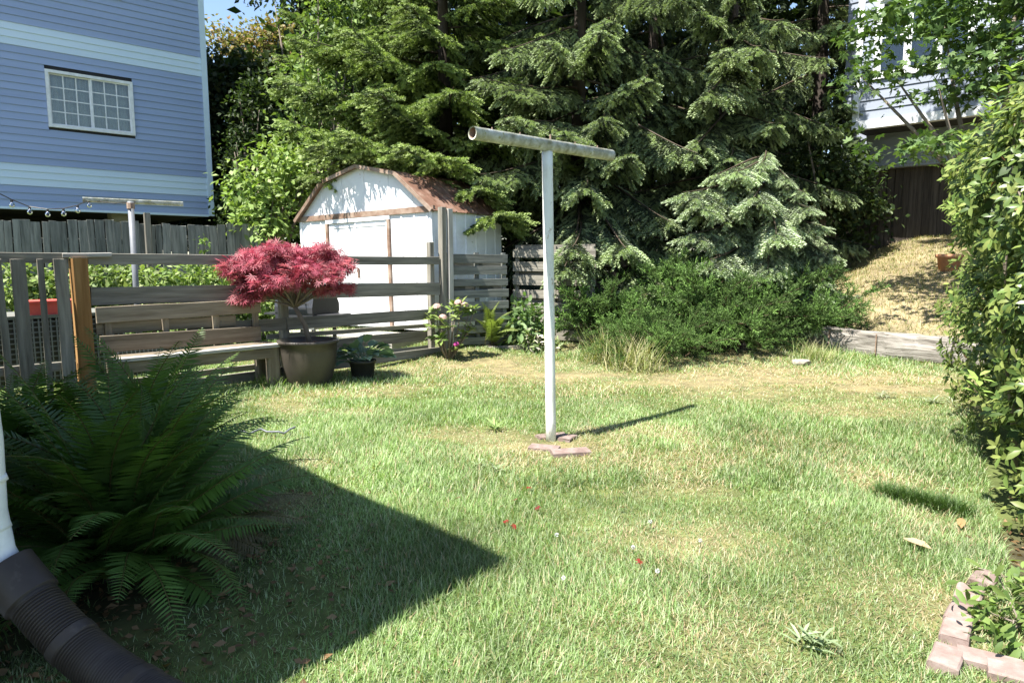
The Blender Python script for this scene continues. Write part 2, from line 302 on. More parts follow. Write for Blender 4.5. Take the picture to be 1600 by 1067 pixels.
def spruce_branch(seed, L=2.4, pal=None, droop=.35, dens=1.0, hang=.55):
    rng = np.random.default_rng(seed); pal = pal or dict(old=[(.045,.075,.04), (.06,.095,.05)], new=[(.17,.25,.10), (.22,.30,.13), (.14,.21,.09)])
    parts = []; n = 12; ts = np.linspace(0, 1, n)
    stem = np.stack([L*ts, .10*L*np.sin(ts*3+rng.uniform(0, 6))*ts*.4, -droop*L*(ts**1.6)*.55+.10*L*ts**4], -1)
    parts.append(tube_np([tuple(p) for p in stem], list(np.linspace(.028, .006, n)), (.09, .07, .05), 4))
    P, D, Nn, S, C = [], [], [], [], []
    def add_shoots(p0, d0, ln, gen):
        m = max(2, int(ln/.062)); p = np.array(p0); d = np.array(d0)
        for j in range(m):
            f = j/(m-1); d = nrm(d+np.array((0, 0, -hang*.10))+rng.normal(size=3)*.05); p = p+d*(ln/m)
            for sgn in (-1, 1):
                side = nrm(np.cross(d, (0, 0, 1)))*sgn; dd = nrm(d*.9+side*rng.uniform(.45, 1.0)+np.array((0, 0, rng.uniform(-.45, .15))))
                tip = rng.random() < .30+.45*f
                P.append(p); D.append(dd); Nn.append((0, 0, 1)+rng.normal(size=3)*.25); S.append(rng.uniform(.09, .15)*(1.05 if tip else .95)); C.append(pick(pal['new' if tip else 'old'], 1, rng)[0])
        P.append(p); D.append(d+np.array((0, 0, .1))); Nn.append((0, 0, 1)); S.append(.16); C.append(pick(pal['new'], 1, rng)[0])
    m = int(25*dens*L/2.4)
    for i in range(m):
        t = .12+.86*(i+rng.random()*.6)/m; k = t*(n-1); i0 = int(k); p = stem[i0]+(stem[min(i0+1, n-1)]-stem[i0])*(k-i0); d = nrm(stem[min(i0+1, n-1)]-stem[max(i0-1, 0)])
        for sgn in (-1, 1):
            ln = L*.30*(1-t)**.55*(.35+min(1, t*2.2)*.65)*rng.uniform(.65, 1.15)+.10
            side = nrm(np.cross(d, (0, 0, 1)))*sgn; dd = nrm(d*rng.uniform(.55, .9)+side*rng.uniform(.7, 1.1)+np.array((0, 0, -hang*rng.uniform(.2, .9))))
            add_shoots(p, dd, ln, 1)
    add_shoots(stem[-2], nrm(stem[-1]-stem[-3]), .25, 0)
    P, D, Nn, S, C = map(np.array, (P, D, Nn, S, C)); parts.append(scatter(*SHOOT, P, D, Nn, S, C)); return join(parts)
GREENP = dict(old=[(.055,.085,.030), (.075,.11,.04), (.095,.13,.05)], new=[(.27,.35,.12), (.33,.41,.16), (.22,.29,.10)])
GREYP = dict(old=[(.055,.075,.045), (.07,.09,.055), (.09,.11,.07)], new=[(.29,.36,.19), (.35,.42,.24), (.24,.30,.155)])
BLUEP = dict(old=[(.12,.155,.10), (.16,.19,.13), (.20,.23,.165)], new=[(.38,.46,.29), (.45,.52,.35), (.33,.40,.25)])
def bm_(key, s0=11, **k): return [mesh(key, *spruce_branch(s0+i*7, **k), mat=NEEDLE) for i in range(4)]
BR_GREEN = bm_('branch', pal=GREENP, L=2.4, droop=.30, hang=.5); BR_GREY = bm_('branch', pal=GREYP, L=2.4, droop=.55, hang=.95); BR_BLUE = bm_('branch', pal=BLUEP, L=1.6, droop=.65, hang=1.0, dens=1.2)

def place_branch(me, parent, p0, az, pitch, sc, roll=0, name='branch'):
    M = T(p0) @ RZ(az) @ Matrix.Rotation(-pitch, 4, 'Y') @ Matrix.Rotation(roll, 4, 'X') @ Matrix.Diagonal((sc, sc, sc, 1))
    return obj(name, me, parent, M)
def spruce(label, base, height, zmin, rmax, n, seed, brs, explicit=(), tr=.19, group='large spruces along the back of the yard', L0=2.4, lean=(0, 0)):
    rng = random.Random(seed); b = Vector(base); t = thing('spruce_tree', label, 'tree', b, group)
    path = [b+Vector((lean[0]*f+.05*math.sin(f*7+seed), lean[1]*f+.05*math.cos(f*5), height*f-.15*(f == 0))) for f in np.linspace(0, 1, 9)]
    buildW(MB().tube(path, [tr*(1-.93*f)+.01 for f in np.linspace(0, 1, 9)], 10), 'trunk', BARK, t, True)
    for i in range(n):
        f = (i+rng.random())/n; z = zmin+(height-zmin-.2)*f; fr = z/height; ln = rmax*(1-fr)**.62*rng.uniform(.78, 1.1)+.25
        az = i*2.399+rng.uniform(-.35, .35); p = b+Vector((lean[0]*fr, lean[1]*fr, z)); pit = R(rng.uniform(-22, 2)+22*fr)
        place_branch(rng.choice(brs), t, p, az, pit, ln/L0, rng.uniform(-.25, .25))
    for p, q in explicit:                       # branch from trunk height p (z) to the tip point q
        p = b+Vector((0, 0, p)); d = Vector(q)-p; place_branch(rng.choice(brs), t, p, math.atan2(d.y, d.x), math.asin(d.z/d.length)+R(9), d.length/L0, rng.uniform(-.2, .2))
    return t

# ------------------------------------------------------------------ buildings
def onplane(px, py, o, n):
    d = ray(px, py); c = Vector((0, 0, CAM_H)); return c+d*((Vector(o)-c).dot(n)/d.dot(n))
def lap(parent, o, a, n, s0, s1, z, h, mat, name='siding_board'):
    me = mesh(name, [(0,0,0), (0,-.030,0), (0,-.008,h+.012), (0,0,h+.012), (s1-s0,0,0), (s1-s0,-.030,0), (s1-s0,-.008,h+.012), (s1-s0,0,h+.012)], [(0,1,2,3)[::-1], (4,5,6,7), (0,1,5,4), (1,2,6,5), (2,3,7,6), (3,0,4,7)], mat=mat)
    M = Matrix((Vector(a), -Vector(n), Vector((0,0,1)))).transposed().to_4x4(); M.translation = Vector((o[0], o[1], 0))+Vector(a)*s0+Vector((0, 0, z))
    return obj(name, me, parent, M)
def basis(o, a, n): M = Matrix((Vector(a), -Vector(n), Vector((0,0,1)))).transposed().to_4x4(); M.translation = Vector((o[0], o[1], 0)); return M
def wall_with_hole(parent, M, s0, s1, z0, z1, th, holes, mat):
    mb = MB(); xs = sorted({s0, s1, *[h[0] for h in holes], *[h[1] for h in holes]})
    for a, b in zip(xs[:-1], xs[1:]):
        hs = sorted((h[2], h[3]) for h in holes if h[0] <= a+1e-6 and h[1] >= b-1e-6); z = z0
        for p, q in hs: mb.box((a, .002, z), (b, th, p)); z = q
        mb.box((a, .002, z), (b, th, z1))
    return mb.build('wall', mat, parent, M)
def window(parent, M, s0, s1, z0, z1, sashes, cols, rows, fw=.06, curtain=True, mull=.05):
    mb = MB(); mb.box((s0-fw, -.055, z0-fw), (s0, .06, z1+fw)).box((s1, -.055, z0-fw), (s1+fw, .06, z1+fw)).box((s0, -.055, z1), (s1, .06, z1+fw)).box((s0, -.065, z0-fw), (s1, .06, z0))
    wdw = mb.build('window', TRIMW, parent, M); sw = (s1-s0)/sashes
    for k in range(sashes):
        a = s0+k*sw; b = a+sw; yo = .0 if k == 0 else .03; st = mull*.55
        sh = MB().box((a, yo-.02, z0), (a+st, yo+.015, z1)).box((b-st, yo-.02, z0), (b, yo+.015, z1)).box((a+st, yo-.02, z0), (b-st, yo+.015, z0+st)).box((a+st, yo-.02, z1-st), (b-st, yo+.015, z1))
        sh.build('sash', TRIMW, wdw, M); pa, pb, pz0, pz1 = a+st, b-st, z0+st, z1-st; mw = .011
        mt = MB()
        for c in range(1, cols): x = pa+(pb-pa)*c/cols; mt.box((x-mw, yo-.012, pz0), (x+mw, yo+.004, pz1))
        for r_ in range(1, rows): z = pz0+(pz1-pz0)*r_/rows; mt.box((pa, yo-.010, z-mw), (pb, yo+.002, z+mw))
        if mt.v: mt.build('muntin', TRIMW, wdw, M)
        for c in range(cols):
            for r_ in range(rows):
                x0, x1 = pa+(pb-pa)*c/cols, pa+(pb-pa)*(c+1)/cols; q0, q1 = pz0+(pz1-pz0)*r_/rows, pz0+(pz1-pz0)*(r_+1)/rows
                MB().box((x0+.004, yo-.004, q0+.004), (x1-.004, yo-.0005, q1-.004)).build('pane', GLASS, wdw, M)
    if curtain:
        n = 90; V = []; 
        for i in range(n+1):
            x = s0-.05+(s1-s0+.1)*i/n; y = .13+.022*math.sin(i*1.9)+.012*math.sin(i*.73+1); V += [(x, y, z0-.1), (x, y+.01*math.sin(i), z1+.02)]
        obj('curtain', mesh('curtain', V, [(2*i, 2*i+2, 2*i+3, 2*i+1) for i in range(n)], smooth=True, mat=CURT), wdw, M)
    MB().box((s0-.3, .35, z0-.3), (s1+.3, .37, z1+.3)).build('room_back', DARKIN, wdw, M)
    return wdw

# the tall blue neighbour on the left
HC = at(333, 336, 17.0); ha = Vector((-.741, -.672, 0)); hn = Vector((.672, -.741, 0)); HM = basis(HC, ha, hn)
hb = thing('neighbour_house', 'tall blue clapboard house with two pale bands and raised underside, behind the grey board fence', 'house', (HC.x, HC.y, Hz(HC.x, HC.y)))
HZ0 = HC.z; EXP = .147; HL = 15.0; HTOP = HZ0+EXP*48
def hs(px, py): p = onplane(px, py, HC, hn); return (p-HC).dot(ha), p.z
wr = hs(202, 140)[0]; wl = hs(76, 130)[0]; wz1 = (hs(76, 115)[1]+hs(202, 132)[1])/2; wz0 = (hs(76, 195)[1]+hs(202, 207)[1])/2
up = (wr+.12, wl+.1, hs(180, -2)[1]+.04, HTOP-.35)
holes = [(wr, wl, wz0, wz1), up]
wall_with_hole(hb, HM, .0, HL, HZ0, HTOP, .12, holes, DARKIN)
for k in range(48):
    z = HZ0+k*EXP; mt = LBLUE if k in (3,4,5,22,23,24,42,43,44) else BLUE; segs = [(.11, HL)]
    for (a, b, p, q) in holes:
        if z < q+.06 and z+EXP > p-.06: segs = [t for s_ in segs for t in ([(s_[0], a-.061), (b+.061, s_[1])] if s_[0] < a < s_[1] else [s_])]
    for a, b in segs: lap(hb, HC, ha, hn, a, b, z, EXP, mt)
MB().box((-.02, -.045, HZ0-.03), (.108, .10, HTOP)).build('corner_trim', LBLUE, hb, HM)
MB().box((.11, -.038, HZ0-.05), (HL, .10, HZ0-.002)).build('bottom_trim', LBLUE, hb, HM)
window(hb, HM, wr, wl, wz0, wz1, 2, 3, 4); window(hb, HM, *up, 2, 3, 4)
MB().box((0, .121, HZ0-.02), (HL, 9, HZ0+.1)).build('underside', DARKIN, hb, HM)
MB().box((0, .15, HZ0+.1), (.1, 9, HTOP)).box((0, 8.9, HZ0+.1), (HL, 9, HTOP)).build('side_wall', BLUE, hb, HM)
MB().box((.3, 3.5, -.3), (HL, 8.9, HZ0-.02)).build('lower_wall', DARKIN, hb, HM)
for s_ in (1.7, 5.2, 8.7): MB().box((s_, .5, -.3), (s_+.4, .9, HZ0-.02)).build('pillar', CONC, hb, HM)
rf = MB(); rf.add([(-.5,-.5,HTOP), (HL+.5,-.5,HTOP), (HL+.5,9.5,HTOP), (-.5,9.5,HTOP), (-.5,4.5,HTOP+2), (HL+.5,4.5,HTOP+2)], [(0,1,5,4), (2,3,4,5), (0,4,3), (1,2,5), (3,2,1,0)]); rf.build('roof', SHING, hb, HM)

# the home whose eave corner throws the wedge of shade (just outside the frame on the left)
apex = gp(800, 875); e1 = gp(272, 648); e2 = gp(432, 1067); EZ = 3.0
sh_len = EZ/math.tan(R(SUN_EL)); EC = Vector((apex.x-SHX*sh_len, apex.y-SHY*sh_len, EZ))
da = Vector((e1.x-apex.x, e1.y-apex.y, 0)).normalized(); db = Vector((e2.x-apex.x, e2.y-apex.y, 0)).normalized()
own = thing('house', 'home beside the ferns whose eave corner shades the lawn, at the left edge', 'house', (EC.x-1, EC.y, 0))
WC = EC+(da+db)*.42; WC.z = 0; LA, LB = 5.6, 9.0
P_ = lambda i, j, z: Vector((EC.x, EC.y, 0))+da*i+db*j+Vector((0, 0, z))
buildW(MB().add([WC, WC+da*(LA-.8), WC+da*(LA-.8)+db*(LB-.8), WC+db*(LB-.8)]+[v+Vector((0,0,EZ-.05)) for v in (WC, WC+da*(LA-.8), WC+da*(LA-.8)+db*(LB-.8), WC+db*(LB-.8))], [(0,1,5,4), (1,2,6,5), (2,3,7,6), (3,0,4,7)]), 'wall', HOUSEW, own)
rz_ = EZ+.9
buildW(MB().add([P_(0,0,EZ), P_(LA,0,EZ), P_(LA,LB,EZ), P_(0,LB,EZ), P_(LA/2,LA/2,rz_), P_(LA/2,LB-LA/2,rz_), P_(0,0,EZ-.03), P_(LA,0,EZ-.03), P_(LA,LB,EZ-.03), P_(0,LB,EZ-.03)], [(0,4,1), (1,4,5,2), (2,5,3), (3,5,4,0), (6,7,8,9), (0,1,7,6), (1,2,8,7), (2,3,9,8), (3,0,6,9)]), 'roof', SHING, own)

# grey house with the bay, upper right
BC = at(1334, 203, 15.0); ba = Vector((.714, -.70, 0)).normalized(); bn = Vector((-ba.y*-1, -ba.x, 0)); bn = Vector((ba.y, -ba.x, 0))
BM = basis(BC, ba, bn); gh = thing('bay_house', 'grey house with white trimmed window bay half hidden by branches, above the dark fence', 'house', (BC.x, BC.y, Hz(BC.x, BC.y)))
BZ = BC.z; BL = 2.45; BE = .20
for k in range(16):
    z = BZ+.16+k*BE
    if k < 4 or k > 11: lap(gh, BC, ba, bn, .1, BL-.1, z, BE, SIDE2)
    else:
        lap(gh, BC, ba, bn, .1, .32, z, BE, SIDE2); lap(gh, BC, ba, bn, BL-.35, BL-.1, z, BE, SIDE2)
MB().box((-.03, -.05, BZ-.02), (BL+.03, .12, BZ+.155)).build('bottom_trim', TRIMW, gh, BM)
MB().box((-.03, -.045, BZ+.157), (.098, .7, BZ+3.4)).build('corner_trim', TRIMW, gh, BM); MB().box((BL-.098, -.045, BZ+.157), (BL+.03, .7, BZ+3.4)).build('corner_trim', TRIMW, gh, BM)
wz = (BZ+.16+4*BE+.06, BZ+.16+12*BE-.06)
wall_with_hole(gh, BM, .1, BL-.1, BZ+.157, BZ+3.4, .1, [(.39, BL-.42, *wz)], SIDE2)
window(gh, BM, .39, BL-.42, *wz, 3, 1, 2, fw=.065, curtain=False, mull=.12)
MB().box((-.02, .13, BZ-.018), (BL+.02, .9, BZ+.1)).build('bay_floor', DARKIN, gh, BM); MB().box((-.1, -.1, BZ+3.402), (BL+.1, .9, BZ+3.55)).build('bay_roof', TRIMW, gh, BM)
M2 = BM @ T((0, .9, 0))
for k in range(26): lap(gh, (M2 @ Vector((0,0,0))), ba, bn, -.55, 9, BZ-.7+k*.2, .2, SIDE2)
MB().box((-.55, .002, BZ-.75), (9, 5, BZ+5)).build('wall', SIDE2, gh, M2); MB().box((3.5, -1.6, BZ-.15), (8, -.04, BZ+.0)).build('deck', TRIMW, gh, M2)
MB().box((-.4, .3, 1.0), (8.8, 4.8, BZ-.76)).build('foundation', DARKIN, gh, M2)
for i in range(9): MB().box((3.6+i*.5, -1.55, BZ+.002), (3.65+i*.5, -1.5, BZ+1.0)).build('railing_post', TRIMW, gh, M2)
MB().box((3.5, -1.58, BZ+1.002), (8, -1.47, BZ+1.06)).build('railing', TRIMW, gh, M2)

# ------------------------------------------------------------------ shed
SA = at(679, 329, 11.0); SD = R(54); sx = Vector((math.sin(SD), -math.cos(SD), 0)); sy = Vector((math.cos(SD), math.sin(SD), 0))   # sx along the front (left to right), sy to the back
SWD, SDP = 3.34, 1.8; SO = Vector((SA.x, SA.y, 0))-sx*SWD; SB = .26
SM = Matrix((sx, sy, Vector((0,0,1)))).transposed().to_4x4(); SM.translation = Vector((SO.x, SO.y, SB)); SM = SM @ Matrix.Rotation(R(-1.1), 4, 'Y')
shed = thing('garden_shed', 'white metal barn-roof shed with rusty brown roof and trim, behind the slat fence', 'shed', SM.translation)
EH = SA.z-SB-.03; BH = EH+.60; AH = EH+.80; bx_ = .74; HW = SWD/2
outl = [(0, EH), (bx_, BH), (HW, AH), (SWD-bx_, BH), (SWD, EH)]
def ribbed(parent, M, x0, x1, z0, z1fn, name, step=.29, axis='x', y=0., sgn=-1):
    xs = []; x = x0
    while x < x1-1e-4:
        for dx, dy in ((0, 0), (step-.05, 0), (step-.038, .014), (step-.012, .014)):
            if x+dx < x1-.001: xs.append((x+dx, dy))
        x += step
    xs.append((x1, 0)); V = []
    for (x, d) in xs:
        for z in (z0, z1fn(x)): V.append((x, y+sgn*d, z) if axis == 'x' else (y-sgn*d, x, z))
    return obj(name, mesh(name, V, [(2*i, 2*i+2, 2*i+3, 2*i+1) for i in range(len(xs)-1)], mat=WHITEP), parent, M)
def gab(x):
    for (a, p), (b, q) in zip(outl[:-1], outl[1:]):
        if a <= x <= b: return p+(q-p)*(x-a)/(b-a)
    return EH
D0, D1 = .80, 2.32; DH = EH-.12
ribbed(shed, SM, .03, D0-.06, .02, lambda x: EH-.05, 'front_panel'); ribbed(shed, SM, D1+.06, SWD-.03, .02, lambda x: EH-.05, 'front_panel')
obj('gable_panel', mesh('gable_panel', [(x, -.002, z) for x, z in outl], [(0,1,2,3,4)[::-1]], mat=WHITEP), shed, SM)
for x in (.62, 1.19, 1.76, 2.35, 2.9): MB().box((x, -.010, EH+.06), (x+.012, -.003, gab(x)-.05)).build('panel_seam', WHITEP, shed, SM)
MB().box((-.04, -.035, EH-.05), (SWD+.04, .01, EH+.045)).build('eave_rail', RUSTT, shed, SM)
MB().box((D0-.06, -.03, DH+.0), (D1+.06, -.004, EH-.052)).build('door_header', WHITEP, shed, SM)
for x in (D0-.06, D1): MB().box((x, -.04, .02), (x+.06, .0, DH-.002)).build('door_jamb', RUSTT, shed, SM)
for x in (0, SWD-.05): MB().box((x-.0, -.03, .0), (x+.05, .03, EH-.052)).build('corner_post', WHITEP, shed, SM)
mid = D0+(D1-D0)*.46
for a, b, y in ((D0+.002, mid-.004, .008), (mid+.004, D1-.002, -.006)):
    d = MB().box((a, y, .03), (b, y+.02, DH-.004)).build('door', WHITEP, shed, SM)
    for x in (a+.004, b-.03): MB().box((x, y-.012, .04), (x+.026, y-.001, DH-.01)).build('door_stile', WHITEP, d, SM)
    for z in (.05, .8, DH-.09): MB().box((a+.032, y-.010, z), (b-.032, y-.001, z+.03)).build('door_rib', WHITEP, d, SM)
    if y < 0: MB().box((a+.06, y-.04, .88), (a+.085, y-.012, 1.06)).build('door_handle', RUSTT, d, SM)
ribbed(shed, SM, .03, SDP, .02, lambda x: EH, 'side_panel', .27, 'y', SWD, -1); ribbed(shed, SM, .03, SDP, .02, lambda x: EH, 'side_panel', .27, 'y', 0, 1)
obj('back_panel', mesh('back_panel', [(0, SDP, 0), (SWD, SDP, 0), (SWD, SDP, EH)]+[(x, SDP, z) for x, z in outl[::-1]][1:], [tuple(range(7))[::-1]], mat=WHITEP), shed, SM)
for k, ((a, p), (b, q)) in enumerate(zip(outl[:-1], outl[1:])):
    n_ = Vector((-(q-p), 0, b-a)).normalized()*.018; ext = (Vector((a-b, 0, p-q)).normalized()*.07) if k == 0 else Vector(); ext2 = (Vector((b-a, 0, q-p)).normalized()*.07) if k == 3 else Vector()
    np_ = 7; L_ = SDP+.2
    for i in range(np_):
        y0 = -.09+L_*i/np_; y1 = -.09+L_*(i+1)/np_; o0 = n_*(.2+.15*(i % 2)); A0 = Vector((a, y0, p))+ext+o0; A1 = Vector((b, y0, q))+ext2+o0; dy = Vector((0, y1-y0+.004, 0)); V = [A0, A1, A1+dy, A0+dy]
        r_ = MB().add(V+[v+n_*.5 for v in V], [(0,1,2,3), (4,7,6,5), (0,4,5,1), (1,5,6,2), (2,6,7,3), (3,7,4,0)]).build('roof_panel', ROOFM, shed, SM)
        MB().add([v+n_*.5 for v in (A0, A1, A1+Vector((0,.03,0)), A0+Vector((0,.03,0)))]+[v+n_*1.6 for v in (A0, A1, A1+Vector((0,.03,0)), A0+Vector((0,.03,0)))], [(0,4,5,1), (1,5,6,2), (2,6,7,3), (3,7,4,0), (4,7,6,5)]).build('roof_rib', ROOFM, r_, SM)
    V = [Vector((a, -.115, p))+ext, Vector((b, -.115, q))+ext2]; dn = n_.normalized()*.06
    MB().add([V[0]-dn*.4, V[1]-dn*.4, V[1]+dn*.6, V[0]+dn*.6]+[v+Vector((0, .022, 0)) for v in (V[0]-dn*.4, V[1]-dn*.4, V[1]+dn*.6, V[0]+dn*.6)], [(0,1,2,3), (4,7,6,5), (0,4,5,1), (2,6,7,3), (0,3,7,4), (1,5,6,2)]).build('roof_edge', RUSTT, shed, SM)
for x0, x1, lb in ((.1, 1.6, 'left'), (1.62, 3.3, 'right')):
    sm = thing('concrete_slab', f'flat concrete paving slab before the shed doors, the {lb} one', 'slab', SM @ Vector(((x0+x1)/2, -.5, -.1)), 'slabs in front of the shed')
    MB().box((x0, -.95, -.4), (x1, -.06, -.03)).build('slab_top', CONC, sm, SM)

# ------------------------------------------------------------------ slat fence, posts, bench
FA = at(121, 395, 7.0); FB = at(690, 402, 10.35); FA.z = FB.z = 0; fu = (FB-FA).normalized(); fn = Vector((fu.y, -fu.x, 0)); FLn = (FB-FA).length
FP = lambda s, z, off=0: FA+fu*s+fn*off+Vector((0, 0, z))
def gz(s, off=0): p = FP(s, 0, off); return Hz(p.x, p.y)
fence = thing('slat_fence', 'weathered horizontal slat fence behind the bench and maple, ending at a tall post', 'fence', FP(FLn/2, gz(FLn/2)))
po = thing('corner_post', 'orange-brown square post with pale cap board, left end of the bench', 'post', FP(0, gz(0)))
pm = plank_mesh(1.52+.25, .145, .145, ORANGE, .003, .012); obj('post', pm, po, frame(FP(0, gz(0)-.25), (0,0,1), fn))
board('cap_board', FP(-.13, 1.52+gz(0)+.027, -.05), FP(.30, 1.53+gz(0)+.027, -.02), .17, .045, PALE, po, up=fn+Vector((.3,0,0)))
def mids(px): # fence parameter under an image column
    n_ = Vector((fn.x, fn.y, 0)); p = onplane(px, 405, FA, n_); return (p-FA).dot(fu)
sm_ = mids(443)
board('post', FP(sm_, gz(sm_)-.2, -.06), FP(sm_, 1.28, -.06), .11, .10, GRAYW, fence, up=fn)
board('tall_post', FP(FLn+.02, gz(FLn)-.3, .0), FP(FLn+.02, 2.27, 0), .10, .10, GRAYW, fence, up=fn)
board('tall_post', FP(FLn+.13, gz(FLn)-.3, .045), FP(FLn+.13, 2.25, .045), .05, .09, PALE, fence, up=fn)
board('post', FP(FLn-.16, gz(FLn)-.3, -.07), FP(FLn-.16, 1.75, -.07), .09, .09, GRAYW, fence, up=fn)
for zc, wd, a, b, off, zr in ((1.50, .115, .09, FLn-.05, .0, 1.475), (1.12, .185, .09, FLn-.05, .0, 1.06), (.70, .155, sm_-1.2, FLn-.05, .0, .68), (.53, .06, sm_-.2, FLn-.05, -.13, .50), (.34, .15, sm_-.1, FLn-.05, -.14, .36), (.165, .07, .4, FLn-.1, -.12, .17), (.065, .12, .5, FLn-.05, -.0, .115)):
    zr = zr+.1*(zc > .3)*0
    if b-a > 3.5: board('slat', FP(a, zc, off), FP(sm_, (zc+zr)/2, off), wd, .03, GRAYW, fence); board('slat', FP(sm_+.006, (zc+zr)/2, off), FP(b, zr, off), wd, .03, GRAYW, fence)
    else: board('slat', FP(a, zc, off), FP(b, zr, off), wd, .03, GRAYW, fence)
# gate of pickets left of the post
gate = thing('picket_gate', 'grey picket gate of wide and narrow upright boards, left of the orange post', 'gate', FP(-.7, gz(-.7)))
board('rail', FP(-1.9, 1.52, -.01), FP(-.09, 1.515, -.01), .10, .035, GRAYW, gate); board('rail', FP(-1.9, .42, -.01), FP(-.09, .42, -.01), .09, .035, GRAYW, gate)
for s_, wd in ((-.155, .115), (-.335, .055), (-.505, .12), (-.66, .06), (-.83, .115), (-1.02, .06), (-1.2, .115), (-1.4, .06), (-1.6, .115), (-1.8, .06)):
    board('picket', FP(s_, .13+gz(s_), .028), FP(s_+random.uniform(-.01, .01), 1.50, .028), wd, .022, GRAYW, gate, up=fu)
# bench
b0, b1 = .16, mids(412)-.10; OFF = .46
bench = thing('garden_bench', 'weathered plank bench with slatted back against the fence, left of the maple pot', 'bench', FP((b0+b1)/2, 0, .3))
for j, of in enumerate((.14, .265, .39)): board('seat_board', FP(b0, .485, of+.03), FP(b1+.04, .49, of+.03), .118, .04, PALE if j == 2 else BENCHW, bench, up=fn)
board('apron', FP(b0+.02, .405, OFF-.03), FP(b1-.05, .405, OFF-.03), .115, .035, BENCHW, bench)
board('back_board', FP(b0-.06, .925, .10), FP(b1-.02, .945, .10), .165, .035, BENCHW, bench); board('back_board', FP(b0-.05, .625, .13), FP(b1-.04, .615, .13), .175, .035, BENCHW, bench)
board('back_board', FP(b0-.05, .78, .04), FP(b1-.3, .78, .04), .12, .03, BENCHW, bench)
for f in (.03, .36, .68, .96): board('back_support', FP(b0+(b1-b0)*f, .47, .075), FP(b0+(b1-b0)*f, .99, .068), .07, .038, BENCHW, bench, up=fu)
for f, of in ((.985, OFF-.075), (.985, .10), (.03, OFF-.075), (.03, .10)):
    s_ = b0+(b1-b0)*f; board('leg', FP(s_, gz(s_, of)-.05, of), FP(s_, .463, of), .15 if f > .5 else .10, .10, BENCHW, bench, up=fu)

# leaning pallet panels right of the tall post
def pallet(label, pl, pr, ztop, rows, mat, lean, gaps, stub=True):
    a = (pr-pl); L = a.length; a.normalize(); n_ = Vector((a.y, -a.x, 0)); zb = Hz(pl.x, pl.y); t = thing('pallet_panel', label, 'fence panel', pl, 'pallet panels beside the shed')
    q = lambda s, z, o=0: pl+a*s+n_*(o-lean*(z-zb))+Vector((0, 0, z-pl.z))
    hh = ztop-zb
    for i in range(rows):
        z = zb+hh*(i+.5)/rows; board('slat', q(0, z+random.uniform(-.01, .01)), q(L+random.uniform(-.02, .02), z+random.uniform(-.01, .01)), hh/rows*gaps*random.uniform(.85, 1.1), .022, mat, t)
    for f in (.04, .5, .95): board('stringer', q(L*f, zb-.1, -.045), q(L*f, ztop, -.045), .07, .05, mat, t, up=a)
    for i in range(0, rows, 2):
        z = zb+hh*(i+.9)/rows; board('back_slat', q(0, z, -.085), q(L*.97, z, -.085), .10, .02, mat, t)
    return q, L
p1, p2 = at(700, 480, 10.45), at(795, 480, 11.0); p1.z = Hz(p1.x, p1.y); p2.z = p1.z
q, L = pallet('grey pallet panel with narrow gaps leaning beside the tall post', p1, p2, at(745, 395, 10.7).z, 8, GRAYW2, .03, .72)
p1, p2 = at(802, 480, 11.9), at(930, 480, 11.2); p1.z = Hz(p1.x, p1.y); p2.z = p1.z
pallet('darker slatted pallet panel behind the white clothes pole', p1, p2, at(870, 385, 11.6).z, 7, GRAYW, .0, .68)
p1, p2 = at(932, 480, 11.5), at(1010, 480, 11.9); p1.z = Hz(p1.x, p1.y); p2.z = p1.z
pallet('shaded slatted panel half hidden by the juniper', p1, p2, at(960, 400, 11.6).z, 6, DARKW, .0, .68)

# tall grey board fence far left
BA = at(-160, 340, 10.2); BB = at(408, 354, 13.4); BA.z = BB.z = 0; bu = (BB-BA).normalized(); bnv = Vector((bu.y, -bu.x, 0)); BLn = (BB-BA).length
bf = thing('board_fence', 'tall grey fence of upright boards in front of the blue house', 'fence', BA+bu*(BLn/2)+Vector((0, 0, .2)))
s_ = 0
while s_ < BLn-.02:
    wd = random.choice((.135, .14, .145, .10)); p = BA+bu*(s_+wd/2); zt = 2.13+.02*math.sin(s_*3)+random.uniform(-.025, .025)
    board('fence_board', p+Vector((0, 0, Hz(p.x, p.y)-.02)), p+Vector((0, 0, zt))+bu*random.uniform(-.01, .01), wd-.004, .02, GRAYW2, bf, up=bu, jit=.007); s_ += wd+.003
for z in (.6, 1.8): board('rail', BA+Vector((0, 0, z))-bnv*.04, BB+Vector((0, 0, z))-bnv*.04, .09, .04, GRAYW2, bf)
for px in (232, 404):
    c = onplane(px, 400, BA, bnv); s_ = (c-BA).dot(bu); p = BA+bu*s_+bnv*.07; board('post', p+Vector((0, 0, Hz(p.x, p.y)-.2)), p+Vector((0, 0, 2.30 if px == 232 else 2.16)), .10, .09, GRAYW2 if px == 404 else GRAYW, bf, up=bu)
# dark fence upper right
RA = at(1225, 350, 17.0); RB = at(1640, 350, 13.6); RA.z = RB.z = 0; ru = (RB-RA).normalized(); rn = Vector((ru.y, -ru.x, 0)); RL = (RB-RA).length
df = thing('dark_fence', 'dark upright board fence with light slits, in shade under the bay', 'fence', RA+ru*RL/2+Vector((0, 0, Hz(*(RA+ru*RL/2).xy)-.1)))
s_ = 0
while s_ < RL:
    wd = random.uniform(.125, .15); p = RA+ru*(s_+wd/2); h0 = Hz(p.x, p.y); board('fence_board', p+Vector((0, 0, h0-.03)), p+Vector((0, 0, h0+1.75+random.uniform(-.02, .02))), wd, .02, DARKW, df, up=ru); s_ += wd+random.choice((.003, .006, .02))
for z in (.4, 1.4): board('rail', RA+Vector((0, 0, Hz(RA.x, RA.y)+z))-rn*.05, RB+Vector((0, 0, Hz(RB.x, RB.y)+z))-rn*.05, .09, .04, DARKW, df)

